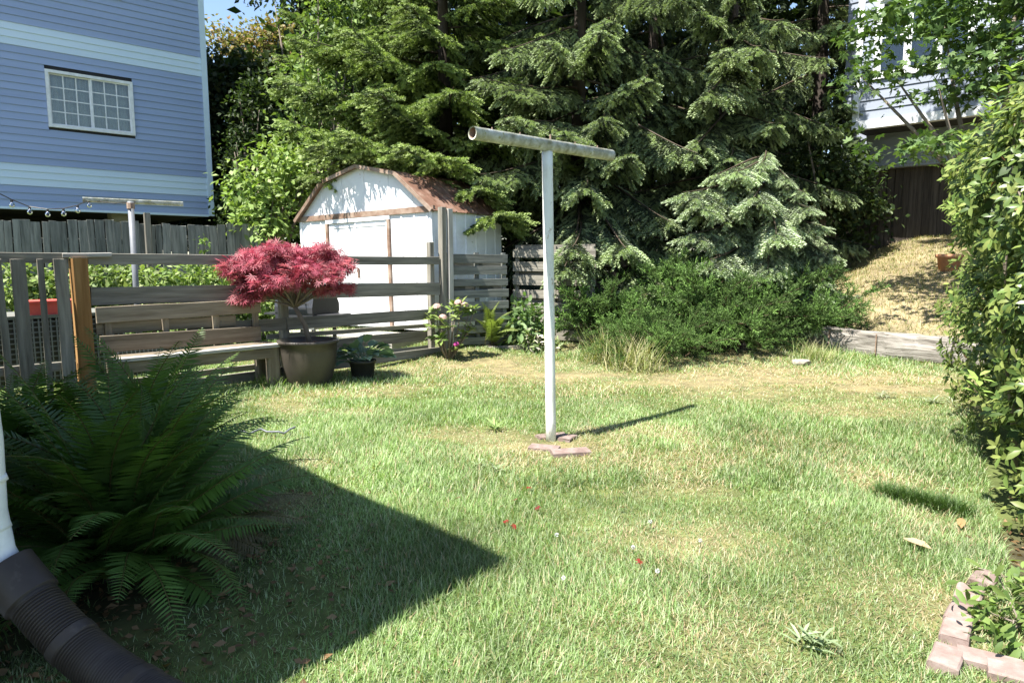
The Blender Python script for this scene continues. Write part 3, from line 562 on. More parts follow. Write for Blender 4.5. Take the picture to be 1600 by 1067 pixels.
# ------------------------------------------------------------------ clothes poles, string lights
def pipe(mb, p0, p1, r, n=20, wall=.008):        # hollow pipe
    p0, p1 = Vector(p0), Vector(p1); d = (p1-p0).normalized(); mb.tube([p0, p1], r, n, False); k = len(mb.v)
    mb.tube([p0, p1], r-wall, n, False); V0 = k-2*n
    for a in (0, n):
        for i in range(n): mb.f.append((V0+a+i, V0+a+(i+1) % n, k+a+(i+1) % n, k+a+i))
    return mb
PB = G(861, 688); cp = thing('clothes_pole', 'white flaking T-shaped clothes pole standing in the middle of the lawn', 'pole', PB)
PT = at(855, 234, PB.y*.995); b1_ = at(738, 208, PB.y*.895); b2_ = at(955, 243, PB.y*1.09)
bz = (b1_.z+b2_.z)/2; 
sh = MB(); N_ = 14; sh.tube([PB.lerp(PT, i/N_)+Vector((0, 0, -.1 if i == 0 else 0)) for i in range(N_+1)], .043, 20); buildW(sh, 'shaft', POLEP, cp, True)
buildW(pipe(MB(), b1_, b2_, .047), 'crossbar', LICHEN, cp, True); buildW(MB().tube([b1_.lerp(b2_, .002), b2_.lerp(b1_, .002)], .0385, 20, False), 'bore', RUSTT, cp, True)
buildW(MB().tube([PT+Vector((0, 0, -.01)), PT+Vector((0, 0, .012))], .052, 18), 'weld_collar', LICHEN, cp)
for f in (.12, .30, .70, .88): p = b1_.lerp(b2_, f); buildW(MB().tube([p+Vector((0, 0, .035)), p+Vector((0, 0, .062))], .006, 6), 'line_bolt', RUSTT, cp)
p = b1_.lerp(b2_, .53); buildW(MB().tube([p+Vector((-.02, -.02, .03)), p+Vector((-.02, -.02, .085))], .009, 6), 'line_bolt', RUSTT, cp)
# stones and brick at the pole foot
def rock(name, c, dim, mat, label, cat, group=None, seed=0, rz=0, sub=2, rough=.18):
    import bmesh
    bm = bmesh.new(); bmesh.ops.create_icosphere(bm, subdivisions=sub, radius=1); rg = random.Random(seed)
    for v in bm.verts: v.co *= 1+rg.uniform(-rough, rough); v.co = Vector((math.copysign(abs(v.co.x)**.7, v.co.x)*dim[0], math.copysign(abs(v.co.y)**.7, v.co.y)*dim[1], math.copysign(abs(v.co.z)**.6, v.co.z)*dim[2]))
    me = bpy.data.meshes.new(name); bm.to_mesh(me); bm.free(); me.materials.append(mat); o = obj(name, me, None, T(c) @ RZ(rz)); return tag(o, label, cat, group)
def brick(c, rz, label, group, dim=(.20, .095, .06), mat=BRICKM, tilt=0):
    o = obj('paver_brick', plank_mesh(dim[0], dim[1], dim[2], mat, .004, .007), None, T(c) @ RZ(rz) @ Matrix.Rotation(R(90)+tilt, 4, 'X')); return tag(o, label, 'brick', group)
q = G(828, 700); brick((q.x, q.y, q.z+.002), R(-18), 'flat brick at the foot of the white clothes pole, its left side', 'bricks at the pole foot', (.24, .12, .05))
q = G(862, 713); brick((q.x, q.y, q.z+.012), R(12), 'broken brick in front of the white clothes pole', 'bricks at the pole foot', (.30, .13, .06))
q = G(880, 690); brick((q.x, q.y, q.z+.002), R(60), 'small brick piece just right of the white clothes pole foot', 'bricks at the pole foot', (.17, .11, .05))
q = G(840, 685); brick((q.x, q.y, q.z+.0), R(20), 'sunken brick just behind the white clothes pole foot', 'bricks at the pole foot', (.26, .11, .05))

SP = at(212, 440, 9.6); SP.z = Hz(SP.x, SP.y); s2 = thing('clothes_pole', 'grey steel T-shaped clothes pole behind the slat fence', 'pole', SP)
c1, c2 = at(129, 312, 9.35), at(286, 319, 10.0); cm = c1.lerp(c2, .52)
buildW(MB().tube([SP-Vector((0, 0, .2)), Vector((SP.x, SP.y, cm.z))], .04, 14), 'shaft', GALV, s2, True); buildW(pipe(MB(), c1, c2, .034), 'crossbar', LICHEN, s2, True)
buildW(MB().tube([Vector((SP.x, SP.y, cm.z-.10)), Vector((SP.x, SP.y, cm.z-.02))], .052, 10), 'collar', RUSTT, s2)
ls = thing('string_lights', 'sagging string of clear bulbs tied to the grey clothes pole', 'string lights', at(60, 332, 9.2))
pts = [at(-60, 285, 8.6), at(0, 303, 8.8), at(18, 312, 8.9), at(46, 323, 9.0), at(74, 327, 9.05), at(99, 326, 9.15), at(121, 321, 9.25), at(139, 313, 9.38), at(180, 318, 9.5), at(212, 316, 9.65)]
buildW(MB().tube(pts, .007, 5), 'cable', BLACKP, ls)
for p in pts[2:8]:
    bo = buildW(MB().lathe([(.0, .0), (.014, .0), (.016, -.03), (.012, -.032)], 10, p), 'socket', BLACKP, ls); bb = MB().lathe([(.012, -.032), (.026, -.05), (.032, -.07), (.026, -.092), (.0, -.105)], 12, p); buildW(bb, 'bulb', GLASS, ls, True)

# ------------------------------------------------------------------ pots, maple, grill, planter
def crown_leaves(blobs, n, tpl, size, cols, rng, up=.7, clump=.16, per=14, shell=.55, jit=.15):
    vol = np.array([b[1][0]*b[1][1]*b[1][2] for b in blobs])**.75; ids = rng.choice(len(blobs), max(1, n//per), p=vol/vol.sum()); C = np.array([b[0] for b in blobs])[ids]; Rr = np.array([b[1] for b in blobs])[ids]
    d = rdir(len(ids), rng); cc = C+d*Rr*(rng.uniform(shell, 1, (len(ids), 1))); cc = np.repeat(cc, per, 0); dd = np.repeat(d, per, 0)
    P = cc+rng.normal(size=cc.shape)*clump*np.array((1, 1, .6)); D = nrm(dd*.6+rng.normal(size=P.shape)*.8+np.array((0, 0, -.25))); N = nrm(np.array((0, 0, up))+dd*.4+rng.normal(size=P.shape)*.45)
    tone = np.repeat(rng.uniform(.75, 1.25, (len(ids), 1)), per, 0)
    return scatter(*tpl, P, D, N, rng.uniform(.7, 1.2, len(P))*size, pick(cols, len(P), rng, jit)*tone), cc[::per]
def leafy(name, label, cat, base, blobs, n, tpl, size, cols, seed, mat=None, bark=BARK2, tr=.06, group=None, clump=.16, per=14, limbs=8, up=.7, shell=.55):
    rng = np.random.default_rng(seed); rg = random.Random(seed); b = Vector(base); t = thing(name, label, cat, b, group)
    (V, F, C), cc = crown_leaves(blobs, n, tpl, size, cols, rng, up, clump, per, shell)
    cen = Vector(np.mean([q[0] for q in blobs], 0)); fork = b.lerp(Vector((cen.x, cen.y, max(b.z+.05, b.z+(cen.z-b.z)*.45))), .8)
    mb = MB().tube([b-Vector((0, 0, .1)), b.lerp(fork, .5)+Vector((rg.uniform(-.04, .04), rg.uniform(-.04, .04), 0)), fork], [tr, tr*.8, tr*.7], 8)
    for i in rng.choice(len(cc), min(limbs, len(cc)), False):
        e = Vector(cc[i]); m = fork.lerp(e, .5)+Vector((rg.uniform(-.1, .1), rg.uniform(-.1, .1), .05)); mb.tube([fork, m, e], [tr*.55, tr*.32, tr*.1], 5)
    buildW(mb, 'trunk', bark, t, True); P = np.array(WM[t.name].translation); obj('crown', mesh('crown', V-P, F, C, mat=mat or LEAF), t, WM[t.name]); return t
pb = G(484, 600); pot = thing('maple_pot', 'big dark glazed pot holding the red maple', 'pot', pb)
MB().lathe([(0, -.03), (.215, -.03), (.235, .0), (.27, .08), (.315, .24), (.335, .40), (.338, .50), (.36, .51), (.365, .545), (.34, .55), (.31, .54), (.30, .46)], 40).build('pot_body', POTB, pot, T(pb), True)
MB().lathe([(.302, .485), (.22, .50), (.1, .515), (0, .52)], 24).build('soil', SOIL, pot, T(pb))
mt = thing('maple_tree', 'small red lace-leaf maple with a flat spreading crown growing from the big pot', 'tree', pb+Vector((.0, 0, .515)))
Ym = pb.y; rng = np.random.default_rng(5); tb = pb+Vector((.02, 0, .5)); fk = at(461, 480, Ym); limbs_ = MB().tube([tb, tb.lerp(fk, .5)+Vector((.03, 0, 0)), fk], [.036, .03, .026], 8)
pads = []
for (px, py, dy, rx, rz_) in ((372, 418, -.1, .18, .07), (392, 436, .2, .22, .07), (405, 402, .1, .24, .09), (432, 392, -.2, .22, .07), (440, 420, .3, .30, .10), (432, 440, -.35, .26, .06), (468, 399, .15, .24, .08), (480, 424, -.3, .24, .08), (500, 408, .25, .26, .08), (522, 418, 0, .20, .07), (515, 434, -.25, .2, .05), (455, 410, -.1, .28, .08), (380, 445, 0, .16, .05), (492, 450, -.1, .16, .04), (522, 449, .1, .18, .04), (385, 467, -.1, .13, .035), (415, 450, .1, .2, .05), (460, 440, .1, .2, .05), (505, 393, -.05, .18, .05), (418, 412, -.2, .25, .08), (530, 447, .0, .12, .03), (358, 412, 0, .1, .05)):
    c = at(px, py, Ym+dy); pads.append((np.array(c), np.array((rx, rx*1.1, rz_)))); s1 = fk.lerp(c, .45)+Vector((0, 0, .05-.04*random.random())); limbs_.tube([fk, s1, Vector(c)-Vector((0, 0, .02))], [.017, .011, .004], 5)
buildW(limbs_, 'trunk', BARK2, mt, True)
(V, F, C), _ = crown_leaves(pads, 5000, FINE, .098, [(.40,.105,.145), (.34,.075,.115), (.48,.17,.20), (.27,.05,.075), (.46,.20,.21)], rng, 1.0, .05, 6, .3)
P = np.array(WM[mt.name].translation); obj('crown', mesh('crown', V-P, F, C, mat=REDLEAF), mt, WM[mt.name])

sp = G(567, 592); p2_ = thing('nursery_pot', 'small black plastic pot with blue-green leaves, right of the big pot', 'pot', sp)
MB().lathe([(0, -.02), (.125, -.02), (.135, .02), (.158, .21), (.176, .215), (.178, .245), (.16, .247), (.15, .2), (0, .2)], 28).build('pot_body', BLACKP, p2_, T(sp), True)
rng = np.random.default_rng(8); n = 46; az = rng.uniform(0, 6.28, n); el = rng.uniform(.15, 1.3, n); hp = np.array(sp)+np.array((0, 0, .2))
D = np.stack([np.cos(az)*np.cos(el), np.sin(az)*np.cos(el), np.sin(el)], -1); P = hp+D*rng.uniform(.12, .30, (n, 1)); stems = [tube_np([tuple(hp), tuple(hp+(p-hp)*.6+np.array((0, 0, .03))), tuple(p)], [.006, .005, .004], (.20, .27, .17), 4) for p in P]
BIG = (A([(0,0,0), (.2,.26,.06), (.2,-.26,.06), (.25,0,-.02), (.6,.30,.05), (.6,-.30,.05), (.62,0,-.03), (1,.04,-.22), (.85,.2,-.05), (.85,-.2,-.05)], float), A([(0,3,1), (0,2,3), (1,3,6), (1,6,4), (3,2,5), (3,5,6), (4,6,8), (6,7,8), (6,5,9), (6,9,7)]))
V, F, C = join(stems+[scatter(*BIG, P, D*np.array((1, 1, .35)), np.array((0, 0, 1))+rng.normal(size=D.shape)*.35, rng.uniform(.16, .25, n), pick([(.13,.21,.14), (.17,.26,.19), (.20,.30,.22)], n, rng))])
hl = thing('cabbage_plant', 'broad blue-green leafy plant growing in the small black pot', 'plant', tuple(hp)); obj('leaves', mesh('leaves', V-hp, F, C, mat=LEAF), hl, WM[hl.name])

gb = at(484, 560, 9.75); gb.z = Hz(gb.x, gb.y); gr = thing('barbecue_grill', 'black barbecue grill with open handle hood behind the slat fence', 'grill', gb); GM = T(gb) @ RZ(R(-25))
hood = [(-.30, .74), (-.30, .82), (-.26, 1.0), (-.17, 1.08), (.05, 1.08), (.20, 1.0), (.27, .86), (.27, .74)]
MB().add([(x, y, z) for x in (-.34, .34) for y, z in hood], [tuple(range(8)), tuple(range(8, 16))[::-1]]+[(k, 8+k, 8+(k+1) % 8, (k+1) % 8) for k in range(8)]).build('hood', GRILLM, gr, GM)
MB().tube([(-.22, -.30, .88), (-.22, -.36, .89), (.22, -.36, .89), (.22, -.30, .88)], .013, 8).build('handle', STEEL, gr, GM); MB().lathe([(0, 0), (.05, 0), (.05, .012), (0, .012)], 16).build('thermometer', STEEL, gr, GM @ T((0, -.285, .96)) @ Matrix.Rotation(R(70), 4, 'X'))
MB().box((-.34, -.29, .55), (.34, .26, .738)).build('firebox', GRILLM, gr, GM); MB().box((-.36, -.30, .52), (.36, .27, .548)).build('tray', STEEL, gr, GM)
for x in (-.3, .3):
    for y in (-.24, .2): MB().box((x-.02, y-.02, -.05), (x+.02, y+.02, .519)).build('leg', GRILLM, gr, GM)
for x in (-.36, .36): MB().box((x-(.24 if x < 0 else .0), -.24, .70), (x+(.24 if x > 0 else .0), .2, .725)).build('side_shelf', GRILLM, gr, GM)
MB().box((-.28, -.2, .12), (.28, .18, .14)).build('bottom_shelf', GRILLM, gr, GM)
# black mesh planter with a red tub behind the gate
pc = at(40, 560, 8.3); pc.z = Hz(pc.x, pc.y); pl = thing('planter_crate', 'black mesh-sided planter behind the picket gate', 'planter', pc); PM = T(pc) @ RZ(math.atan2(fu.y, fu.x))
MB().box((-1.0, -.4, .0), (1.0, .4, .78)).build('liner', BLACKP, pl, PM); mb = MB()
for i in range(34): mb.box((-1.0+i*.06, -.432, .02), (-.985+i*.06, -.420, .80))
for i in range(13): mb.box((-1.02, -.4185, .03+i*.06), (1.02, -.408, .045+i*.06))
mb.build('mesh_side', GALV, pl, PM); MB().box((-1.04, -.44, .802), (1.04, .44, .84)).build('rim', GRAYW2, pl, PM)
tc_ = at(76, 478, 8.3); rt = thing('red_tub', 'red plastic tub on the black planter, left of the orange post', 'tub', (tc_.x, tc_.y, pc.z+.84))
MB().box((-.26, -.18, .0), (.26, .18, .14)).box((-.28, -.2, .141), (.28, .2, .165)).build('tub_body', REDP, rt, T(WM[rt.name].translation) @ RZ(math.atan2(fu.y, fu.x)))
pc2 = at(232, 575, 8.95); pc2.z = Hz(pc2.x, pc2.y); wc = thing('wire_cage', 'low grey wire mesh cage seen under the bench', 'cage', pc2); mb = MB(); CM = T(pc2) @ RZ(math.atan2(fu.y, fu.x))
for i in range(17): mb.box((-.4+i*.05, -.2, 0), (-.39+i*.05, -.19, .36))
for i in range(8): mb.box((-.4, -.189, .01+i*.05), (.41, -.18, .02+i*.05))
mb.build('mesh_side', GALV, wc, CM); MB().box((-.4, -.17, 0), (.41, .2, .34)).build('tray', BLACKP, wc, CM)
tcp = at(1482, 420, 12.6); tcp.z = Hz(tcp.x, tcp.y); tp = thing('terracotta_pot', 'terracotta pot on the dry slope beside the hedge', 'pot', tcp)
MB().lathe([(0, -.05), (.16, -.05), (.19, .20), (.225, .205), (.23, .27), (.20, .27), (.18, .2), (0, .2)], 28).build('pot_body', TERRA, tp, T(tcp), True)

# downspout and drain pipe
dz = 2.35
ds = thing('downspout', 'white square downspout pipe at the left edge above the drain hose', 'downspout', at(-2, 900, dz))
buildW(MB().tube([at(-90, 200, dz-.02), at(-24, 690, dz), at(-17, 800, dz), at(-4, 862, dz), at(14, 895, dz)], .055, 12), 'pipe', WHITEG, ds, True)
for py, px in ((755, -20), (828, -14)): p = at(px, py, dz); buildW(MB().tube([p+Vector((-.004, 0, .012)), p+Vector((.004, 0, -.012))], .062, 12), 'joint_band', WHITEG, ds, True)
dp = thing('drain_pipe', 'thick dark corrugated drain hose running from the downspout to the lawn', 'pipe', at(120, 1010, 2.3))
ctr = [at(8, 885, dz), at(45, 930, 2.33), at(95, 985, 2.28), at(150, 1035, 2.22), at(225, 1085, 2.12), at(310, 1160, 1.98), at(400, 1270, 1.8)]
for i in (3, 4, 5, 6): ctr[i].z = max(ctr[i].z, Hz(ctr[i].x, ctr[i].y)+.07)
cat_ = []
for i in range(len(ctr)-1):
    p0, p1, p2, p3 = ctr[max(i-1, 0)], ctr[i], ctr[i+1], ctr[min(i+2, len(ctr)-1)]
    for k in range(40):
        t = k/40; cat_.append(.5*((2*p1)+(p2-p0)*t+(2*p0-5*p1+4*p2-p3)*t*t+(3*p1-p0-3*p2+p3)*t**3))
L = 0; pr = cat_[0]; path, rad = [], []; 
dens_ = []
for a, b in zip(cat_[:-1], cat_[1:]):
    n = max(1, int((b-a).length/.0022))
    for k in range(n): dens_.append(a.lerp(b, k/n))
for p in dens_:
    L += (p-pr).length; pr = p; smooth_ = L < .16 or (.36 < L < .40) or (.70 < L < .75)
    path.append(p); rad.append((.093 if L < .16 else .086) if smooth_ else .078+.0055*math.sin(L/.0125*2*math.pi))
buildW(MB().tube(path, rad, 22), 'hose', PIPEB, dp, True)

# ------------------------------------------------------------------ log retaining wall, edging, stones
la = G(1256, 545); lb = G(1532, 574); lw = thing('timber_wall', 'weathered grey split timber edging at the foot of the dry slope', 'retaining wall', (la+lb)/2)
def log(p0, p1, w_, h_, name='timber', seed=0, mat=LOGW):
    rg = random.Random(seed); p0, p1 = Vector(p0), Vector(p1); L = (p1-p0).length; V = []; F = []; S_ = 26; K = 20; cr = [rg.uniform(-.05, .05) for _ in range(K)]
    for i in range(S_+1):
        f = i/S_
        for k in range(K):
            a = 2*math.pi*k/K; c, s = math.cos(a), math.sin(a); y = math.copysign(abs(c)**.45, c)*w_/2; z = math.copysign(abs(s)**.45, s)*h_/2
            d = 1+cr[k]*1.3+rg.uniform(-.03, .03)+.05*math.sin(f*9+k*.9+seed)-(.10 if (k*7+int(f*5+seed)) % 5 == 0 else 0); V.append((L*f+(rg.uniform(-.05, .05) if i in (0, S_) else 0), y*d, z*d))
    for i in range(S_):
        for k in range(K): F.append((i*K+k, i*K+(k+1) % K, (i+1)*K+(k+1) % K, (i+1)*K+k))
    F += [tuple(range(K))[::-1], tuple(S_*K+k for k in range(K))]; return obj(name, mesh(name, V, F, mat=mat), lw, frame(p0, p1-p0, (0,0,1)))
dirl = (lb-la).normalized(); la2 = la-dirl*.0; j = la+(lb-la)*.86
log(la2+Vector((0, 0, .19)), j+Vector((0, 0, .185)), .30, .40, seed=3); log(j+dirl*.02+Vector((.04, .05, .17)), lb+dirl*1.6+Vector((.05, .05, .16)), .28, .34, seed=5)
log(la+Vector((-.03, .05, .09)), la+Vector((-1.0, .02, .10)), .2, .19, seed=8, mat=DARKW); log(la+Vector((-.05, .09, .29)), la+Vector((-1.0, .08, .30)), .2, .19, seed=9, mat=DARKW)
for f in (.22, .545): p = la.lerp(j, f)-Vector((LOGN[0], LOGN[1], 0))*.165; buildW(MB().tube([p+Vector((0, 0, -.1)), p+Vector((.004, 0, .36))], .010, 6), 'iron_stake', RUSTT, lw)
q = G(1251, 570); rock('stone', (q.x, q.y, q.z+.03), (.13, .085, .05), STONEM, 'pale flat stone lying in front of the timber edging', 'stone', seed=4)
q = G(700, 545); e0, e1_ = G(700, 556), G(856, 550)
ed = board('edging_board', e0+Vector((0, .25, .03)), e1_+Vector((0, .1, .05)), .12, .045, LOGW, None); tag(ed, 'thin wooden edging board along the flower bed below the pallets', 'edging')
# brick edging, right foreground
BG = 'pavers edging the hedge bed'
bl = [(1540, 912, 'farthest paver of the edging, in the leaf shadow'), (1513, 937, 'second paver from the far end of the hedge edging'), (1502, 968, 'middle paver of the row edging the hedge'), (1493, 998, 'paver with leaves across it, edging the hedge'), (1478, 1036, 'nearest paver of the row along the lawn edge'), (1540, 1040, 'paver turned along the bottom edge, left of two'), (1588, 1064, 'paver in the bottom right corner of the lawn')]
for i, (px, py, lbv) in enumerate(bl):
    q = G(px, py); nx_ = G(*bl[i+1][:2]) if i < 4 else G(px-8, py+30); a_ = math.atan2((q-nx_).y, (q-nx_).x)+random.uniform(-.1, .1)
    if i >= 5: a_ = R(-32)
    d_ = Vector((math.cos(a_), math.sin(a_), 0)); brick((q.x-d_.x*.09, q.y-d_.y*.09, q.z+.008+.008*(i == 3)), a_, lbv, BG, (.165 if i < 5 else .21, .10, .065), tilt=random.uniform(-.06, .06))

# ------------------------------------------------------------------ ferns
def frond(seed, L=1.0, bend=.55, pal=((.045,.095,.018), (.06,.12,.022), (.075,.14,.028)), dry=0):
    rng = np.random.default_rng(seed); n = 48; ts = np.linspace(.10, 1, n); c = lambda t: np.stack([L*(t-.22*bend*t**3), .03*np.sin(t*4+seed), -bend*L*.55*t**2.3], -1); path = c(np.linspace(0, 1, 12))
    parts = [tube_np([tuple(p) for p in path], list(np.linspace(.006, .0015, 12)), (.13, .12, .04), 4)]; P = c(ts); d = nrm(np.gradient(P, axis=0)); ln = .155*L*np.sin(np.clip((ts*.93+.07), 0, 1)*math.pi)**.55*(1-.35*ts)+.008
    pin = (A([(0,.0,0), (.12,.058,.0), (.12,-.046,0), (.55,.046,-.03), (.55,-.042,-.03), (1,0,-.10)], float), A([(0,2,1), (1,2,4), (1,4,3), (3,4,5)])); col = pick(pal, 1, rng)[0]
    for s in (-1, 1):
        side = nrm(np.cross(d, np.array((0, 0, 1.))))*s; D = nrm(side+d*.42+rng.normal(size=P.shape)*.06+np.array((0, 0, -.12))); N = np.cross(side, d)*s+rng.normal(size=P.shape)*.12; N[:, 2] = np.abs(N[:, 2])
        parts.append(scatter(*pin, P, D, N, np.stack([ln, np.maximum(ln, .05)*1.25, ln], -1), col[None]*(1+rng.uniform(-.15, .15, (n, 1)))*(1+.25*ts[:, None])))
    return join(parts)
FR = [mesh('frond', *frond(s, bend=b), mat=FERNM) for s, b in ((1, .35), (2, .6), (3, .85), (4, .5), (5, 1.1))]
FRD = [mesh('frond', *frond(s, bend=b, pal=((.10,.095,.05), (.13,.11,.06))), mat=FERNM) for s, b in ((7, .6), (8, .9))]
FRL = [mesh('frond', *frond(s, bend=b, pal=((.14,.20,.05), (.17,.22,.06))), mat=FERNM) for s, b in ((17, .5), (18, .7))]
def fern(label, base, n, length, seed, meshes=FR, elmin=34, elmax=88, extra=(), group='sword ferns', name='fern'):
    rg = random.Random(seed); b = Vector(base); t = thing(name, label, 'fern', b, group)
    MB().lathe([(0, .06), (.05, .05), (.09, .0), (.10, -.06)], 9).build('root_crown', SOIL, t, T(b))
    for i in range(n):
        el = R(elmin+(elmax-elmin)*(i/n)**.8); az = i*2.399+rg.uniform(-.4, .4); s = length*rg.uniform(.75, 1.1)*(.8+.2*(i/n)); o = Vector((rg.uniform(-.10, .10), rg.uniform(-.10, .10), .02))
        place_branch(rg.choice(meshes), t, b+o, az, el, s, rg.uniform(-.5, .5), 'frond')
    for az, el, s, me in extra: place_branch(me, t, b+Vector((0, 0, .03)), az, el, s, 0, 'frond')
    return t
f1 = G(150, 930); fern('large dark sword fern in the house shade beside the drain hose', (f1.x, f1.y+.2, f1.z), 90, 1.2, 3, extra=[(R(-25), R(18), .95, FR[4]), (R(-48), R(38), .9, FR[4])])
f2 = G(60, 800); fern('sword fern at the left edge behind the downspout', (f2.x-.1, f2.y, f2.z), 56, 1.15, 9)
f3 = G(235, 770); fern('sword fern nearest the lawn edge, tall fronds against the bench', (f3.x, f3.y, f3.z), 60, 1.12, 15)
f4 = G(270, 860); fern('low fern with dull grey fronds trailing onto the shaded lawn', (f4.x-.05, f4.y, f4.z), 16, .72, 21, FRD+FR[:1], 12, 40, extra=[(R(12), R(26), .8, FRD[0]), (R(25), R(32), .85, FRD[0]), (R(0), R(20), .7, FRD[1])])
f5 = G(765, 545); fern('bright fern in front of the pallet panel', (f5.x, f5.y+.15, Hz(f5.x, f5.y+.15)), 30, .85, 27, FRL, 30, 88)

# ------------------------------------------------------------------ flower bed plants
def rosettes(P, N, rng, size, cols, per=7, tpl=LEAF6, flat=.35):
    n = len(P); az = (np.arange(per)*2.399)[None]+rng.uniform(0, 6, (n, 1)); N = nrm(N); t1 = nrm(np.cross(N, rng.normal(size=N.shape))); t2 = np.cross(N, t1); lift = rng.uniform(.1, .75, (n, per, 1))
    D = nrm(t1[:, None]*np.cos(az)[..., None]+t2[:, None]*np.sin(az)[..., None]+N[:, None]*lift); PP = np.repeat(P[:, None], per, 1)+N[:, None]*rng.uniform(-.03, .02, (n, per, 1)); NN = np.repeat(N[:, None], per, 1)-D*.2
    tone = np.repeat(rng.uniform(.8, 1.2, (n, 1)), per, 0)
    return scatter(*tpl, PP.reshape(-1, 3), D.reshape(-1, 3), NN.reshape(-1, 3), rng.uniform(.65, 1.15, n*per)*size, pick(cols, n*per, rng)*tone)
rb = G(702, 562); rh = thing('rhododendron', 'leggy rhododendron with pale pink flower clusters at the fence end', 'shrub', rb); rng = np.random.default_rng(31)
tips = [at(px, py, rb.y+dy) for px, py, dy in ((680, 485, .1), (690, 500, -.1), (705, 484, .1), (720, 478, 0), (733, 490, .1), (676, 512, 0), (700, 510, -.2), (722, 520, 0), (733, 512, .1), (690, 530, -.1), (716, 540, -.1), (681, 528, .1), (712, 496, -.1), (742, 482, .1), (672, 498, .1))]
mb = MB()
for tp_ in tips: mb.tube([rb+Vector((0, 0, -.05)), rb.lerp(tp_, .55)+Vector((random.uniform(-.06, .06), 0, -.02)), tp_], [.018, .012, .006], 5)
buildW(mb, 'stems', BARK2, rh, True); TP = np.array([tuple(t_) for t_ in tips]); TP = np.concatenate([TP, TP+rng.normal(size=TP.shape)*.05]); P = np.array(rb)
V, F, C = rosettes(TP, np.array((0, -.2, 1))+rng.normal(size=TP.shape)*.3, rng, .15, [(.11,.17,.045), (.16,.22,.06), (.20,.25,.08)], 8); obj('leaves', mesh('leaves', V-P, F, C, mat=GLOSSY), rh, WM[rh.name])
FLW = lobed((0,72,144,216,288), (1,1,1,1,1), .38)
for px, py, dy, pal_ in ((683, 480, 0, [(.72,.52,.46), (.66,.42,.38)]), (716, 474, -.1, [(.72,.52,.46), (.66,.42,.38)]), (692, 497, -.2, [(.72,.52,.46), (.66,.45,.38)]), (713, 538, -.2, [(.72,.12,.42), (.66,.10,.36)]), (726, 478, .0, [(.70,.5,.44), (.62,.42,.36)])):
    c = np.array(at(px, py, rb.y+dy)); n = 26; d = rdir(n, rng); d[:, 2] = np.abs(d[:, 2])*.8+.1; PP = c+d*.045*(.6 if pal_[0][1] < .2 else 1.2)
    V, F, C = scatter(*FLW, PP, np.cross(d, rng.normal(size=d.shape)), d, np.full(n, .032), pick(pal_, n, rng)); obj('flower_cluster', mesh('flower_cluster', V-P, F, C, mat=PETAL), rh, WM[rh.name])
def bushy(label, px, py, blobs_px, n, size, cols, seed, tpl=LEAF6, name='leafy_plant', cat='plant', mat=None, clump=.07, per=6, group=None, dyb=.15, up=.6, limbs=6, tr=.015):
    b = G(px, py); b = Vector((b.x, b.y+dyb, Hz(b.x, b.y+dyb))); bl_ = [(np.array(at(x, y, b.y+dy)), np.array((rx, rx, rz))) for x, y, dy, rx, rz in blobs_px]
    return leafy(name, label, cat, b, bl_, n, tpl, size, cols, seed, mat, BARK2, tr, group, clump, per, limbs, up, .3)
bushy('broad-leaved green plant between the fern and the clothes pole', 828, 545, [(822, 495, 0, .22, .3), (845, 515, 0, .2, .25), (818, 525, -.1, .2, .2)], 520, .17, [(.12,.20,.07), (.17,.26,.10), (.21,.30,.13)], 41, clump=.09)
bushy('low weedy clump with pale flowers behind the clothes pole', 840, 552, [(832, 530, -.1, .16, .14), (852, 540, 0, .2, .12)], 260, .10, [(.17,.24,.09), (.24,.29,.13), (.55,.5,.42)], 42)
YG = [(.15,.23,.05), (.20,.28,.07), (.11,.18,.04)]
bushy('leafy vine clump hanging over the timber edging', 1335, 515, [(1322, 498, .15, .22, .13), (1345, 508, .0, .2, .1), (1305, 500, .3, .15, .1)], 330, .11, YG, 43, tpl=LEAF4, dyb=.25, name='vine_clump')
bushy('small leafy weed above the timber edging, right of the vine clump', 1412, 512, [(1402, 508, .2, .16, .09), (1418, 512, .1, .14, .07)], 150, .09, YG, 44, tpl=LEAF4, dyb=.35, name='weed_clump')
bushy('tall green weed beside the terracotta pot on the slope', 1478, 470, [(1478, 455, .2, .2, .2), (1492, 465, 0, .2, .2)], 260, .09, YG, 45, tpl=LEAF4, name='weed_clump')
bushy('dark weed tuft in the middle of the dry slope', 1402, 432, [(1402, 415, 0, .28, .2)], 420, .09, [(.09,.11,.04), (.16,.14,.07)], 46, tpl=LEAF4, name='weed_clump')
bushy('low leafy plant in the bed behind the pavers, bottom right corner', 1592, 1000, [(1570, 965, 0, .16, .13), (1600, 985, -.1, .18, .13), (1625, 960, .1, .2, .2)], 420, .065, [(.09,.15,.035), (.13,.20,.05), (.18,.25,.07)], 47, dyb=.05, clump=.06, tr=.008)
def litter_mass(name, label, cx, cy, rx, ry, n, size, cols, seed):
    r = np.random.default_rng(seed); x = cx+r.normal(size=n)*rx; y = cy+r.normal(size=n)*ry; P = np.stack([x, y, H(x, y)+r.uniform(.004, .03, n)], -1); V, F, C = scatter(*LEAF4, P, r.normal(size=(n, 3))*np.array((1, 1, .25)), np.array((0, 0, 1))+r.normal(size=(n, 3))*.35, r.uniform(.5, 1.2, n)*size, pick(cols, n, r)); return tag(obj(name, mesh(name, V, F, C, mat=LEAF)), label, 'leaf litter', kind='stuff')
litter_mass('leaf_litter', 'brown dead leaf litter under the ferns', -1.75, 3.0, .55, .5, 900, .05, [(.12,.07,.035), (.20,.12,.06), (.26,.17,.09)], 1); litter_mass('leaf_litter', 'brown leaf litter in the bed under the hedge', 2.95, 3.05, .25, .4, 500, .045, [(.12,.07,.035), (.22,.13,.06), (.30,.20,.11)], 2)
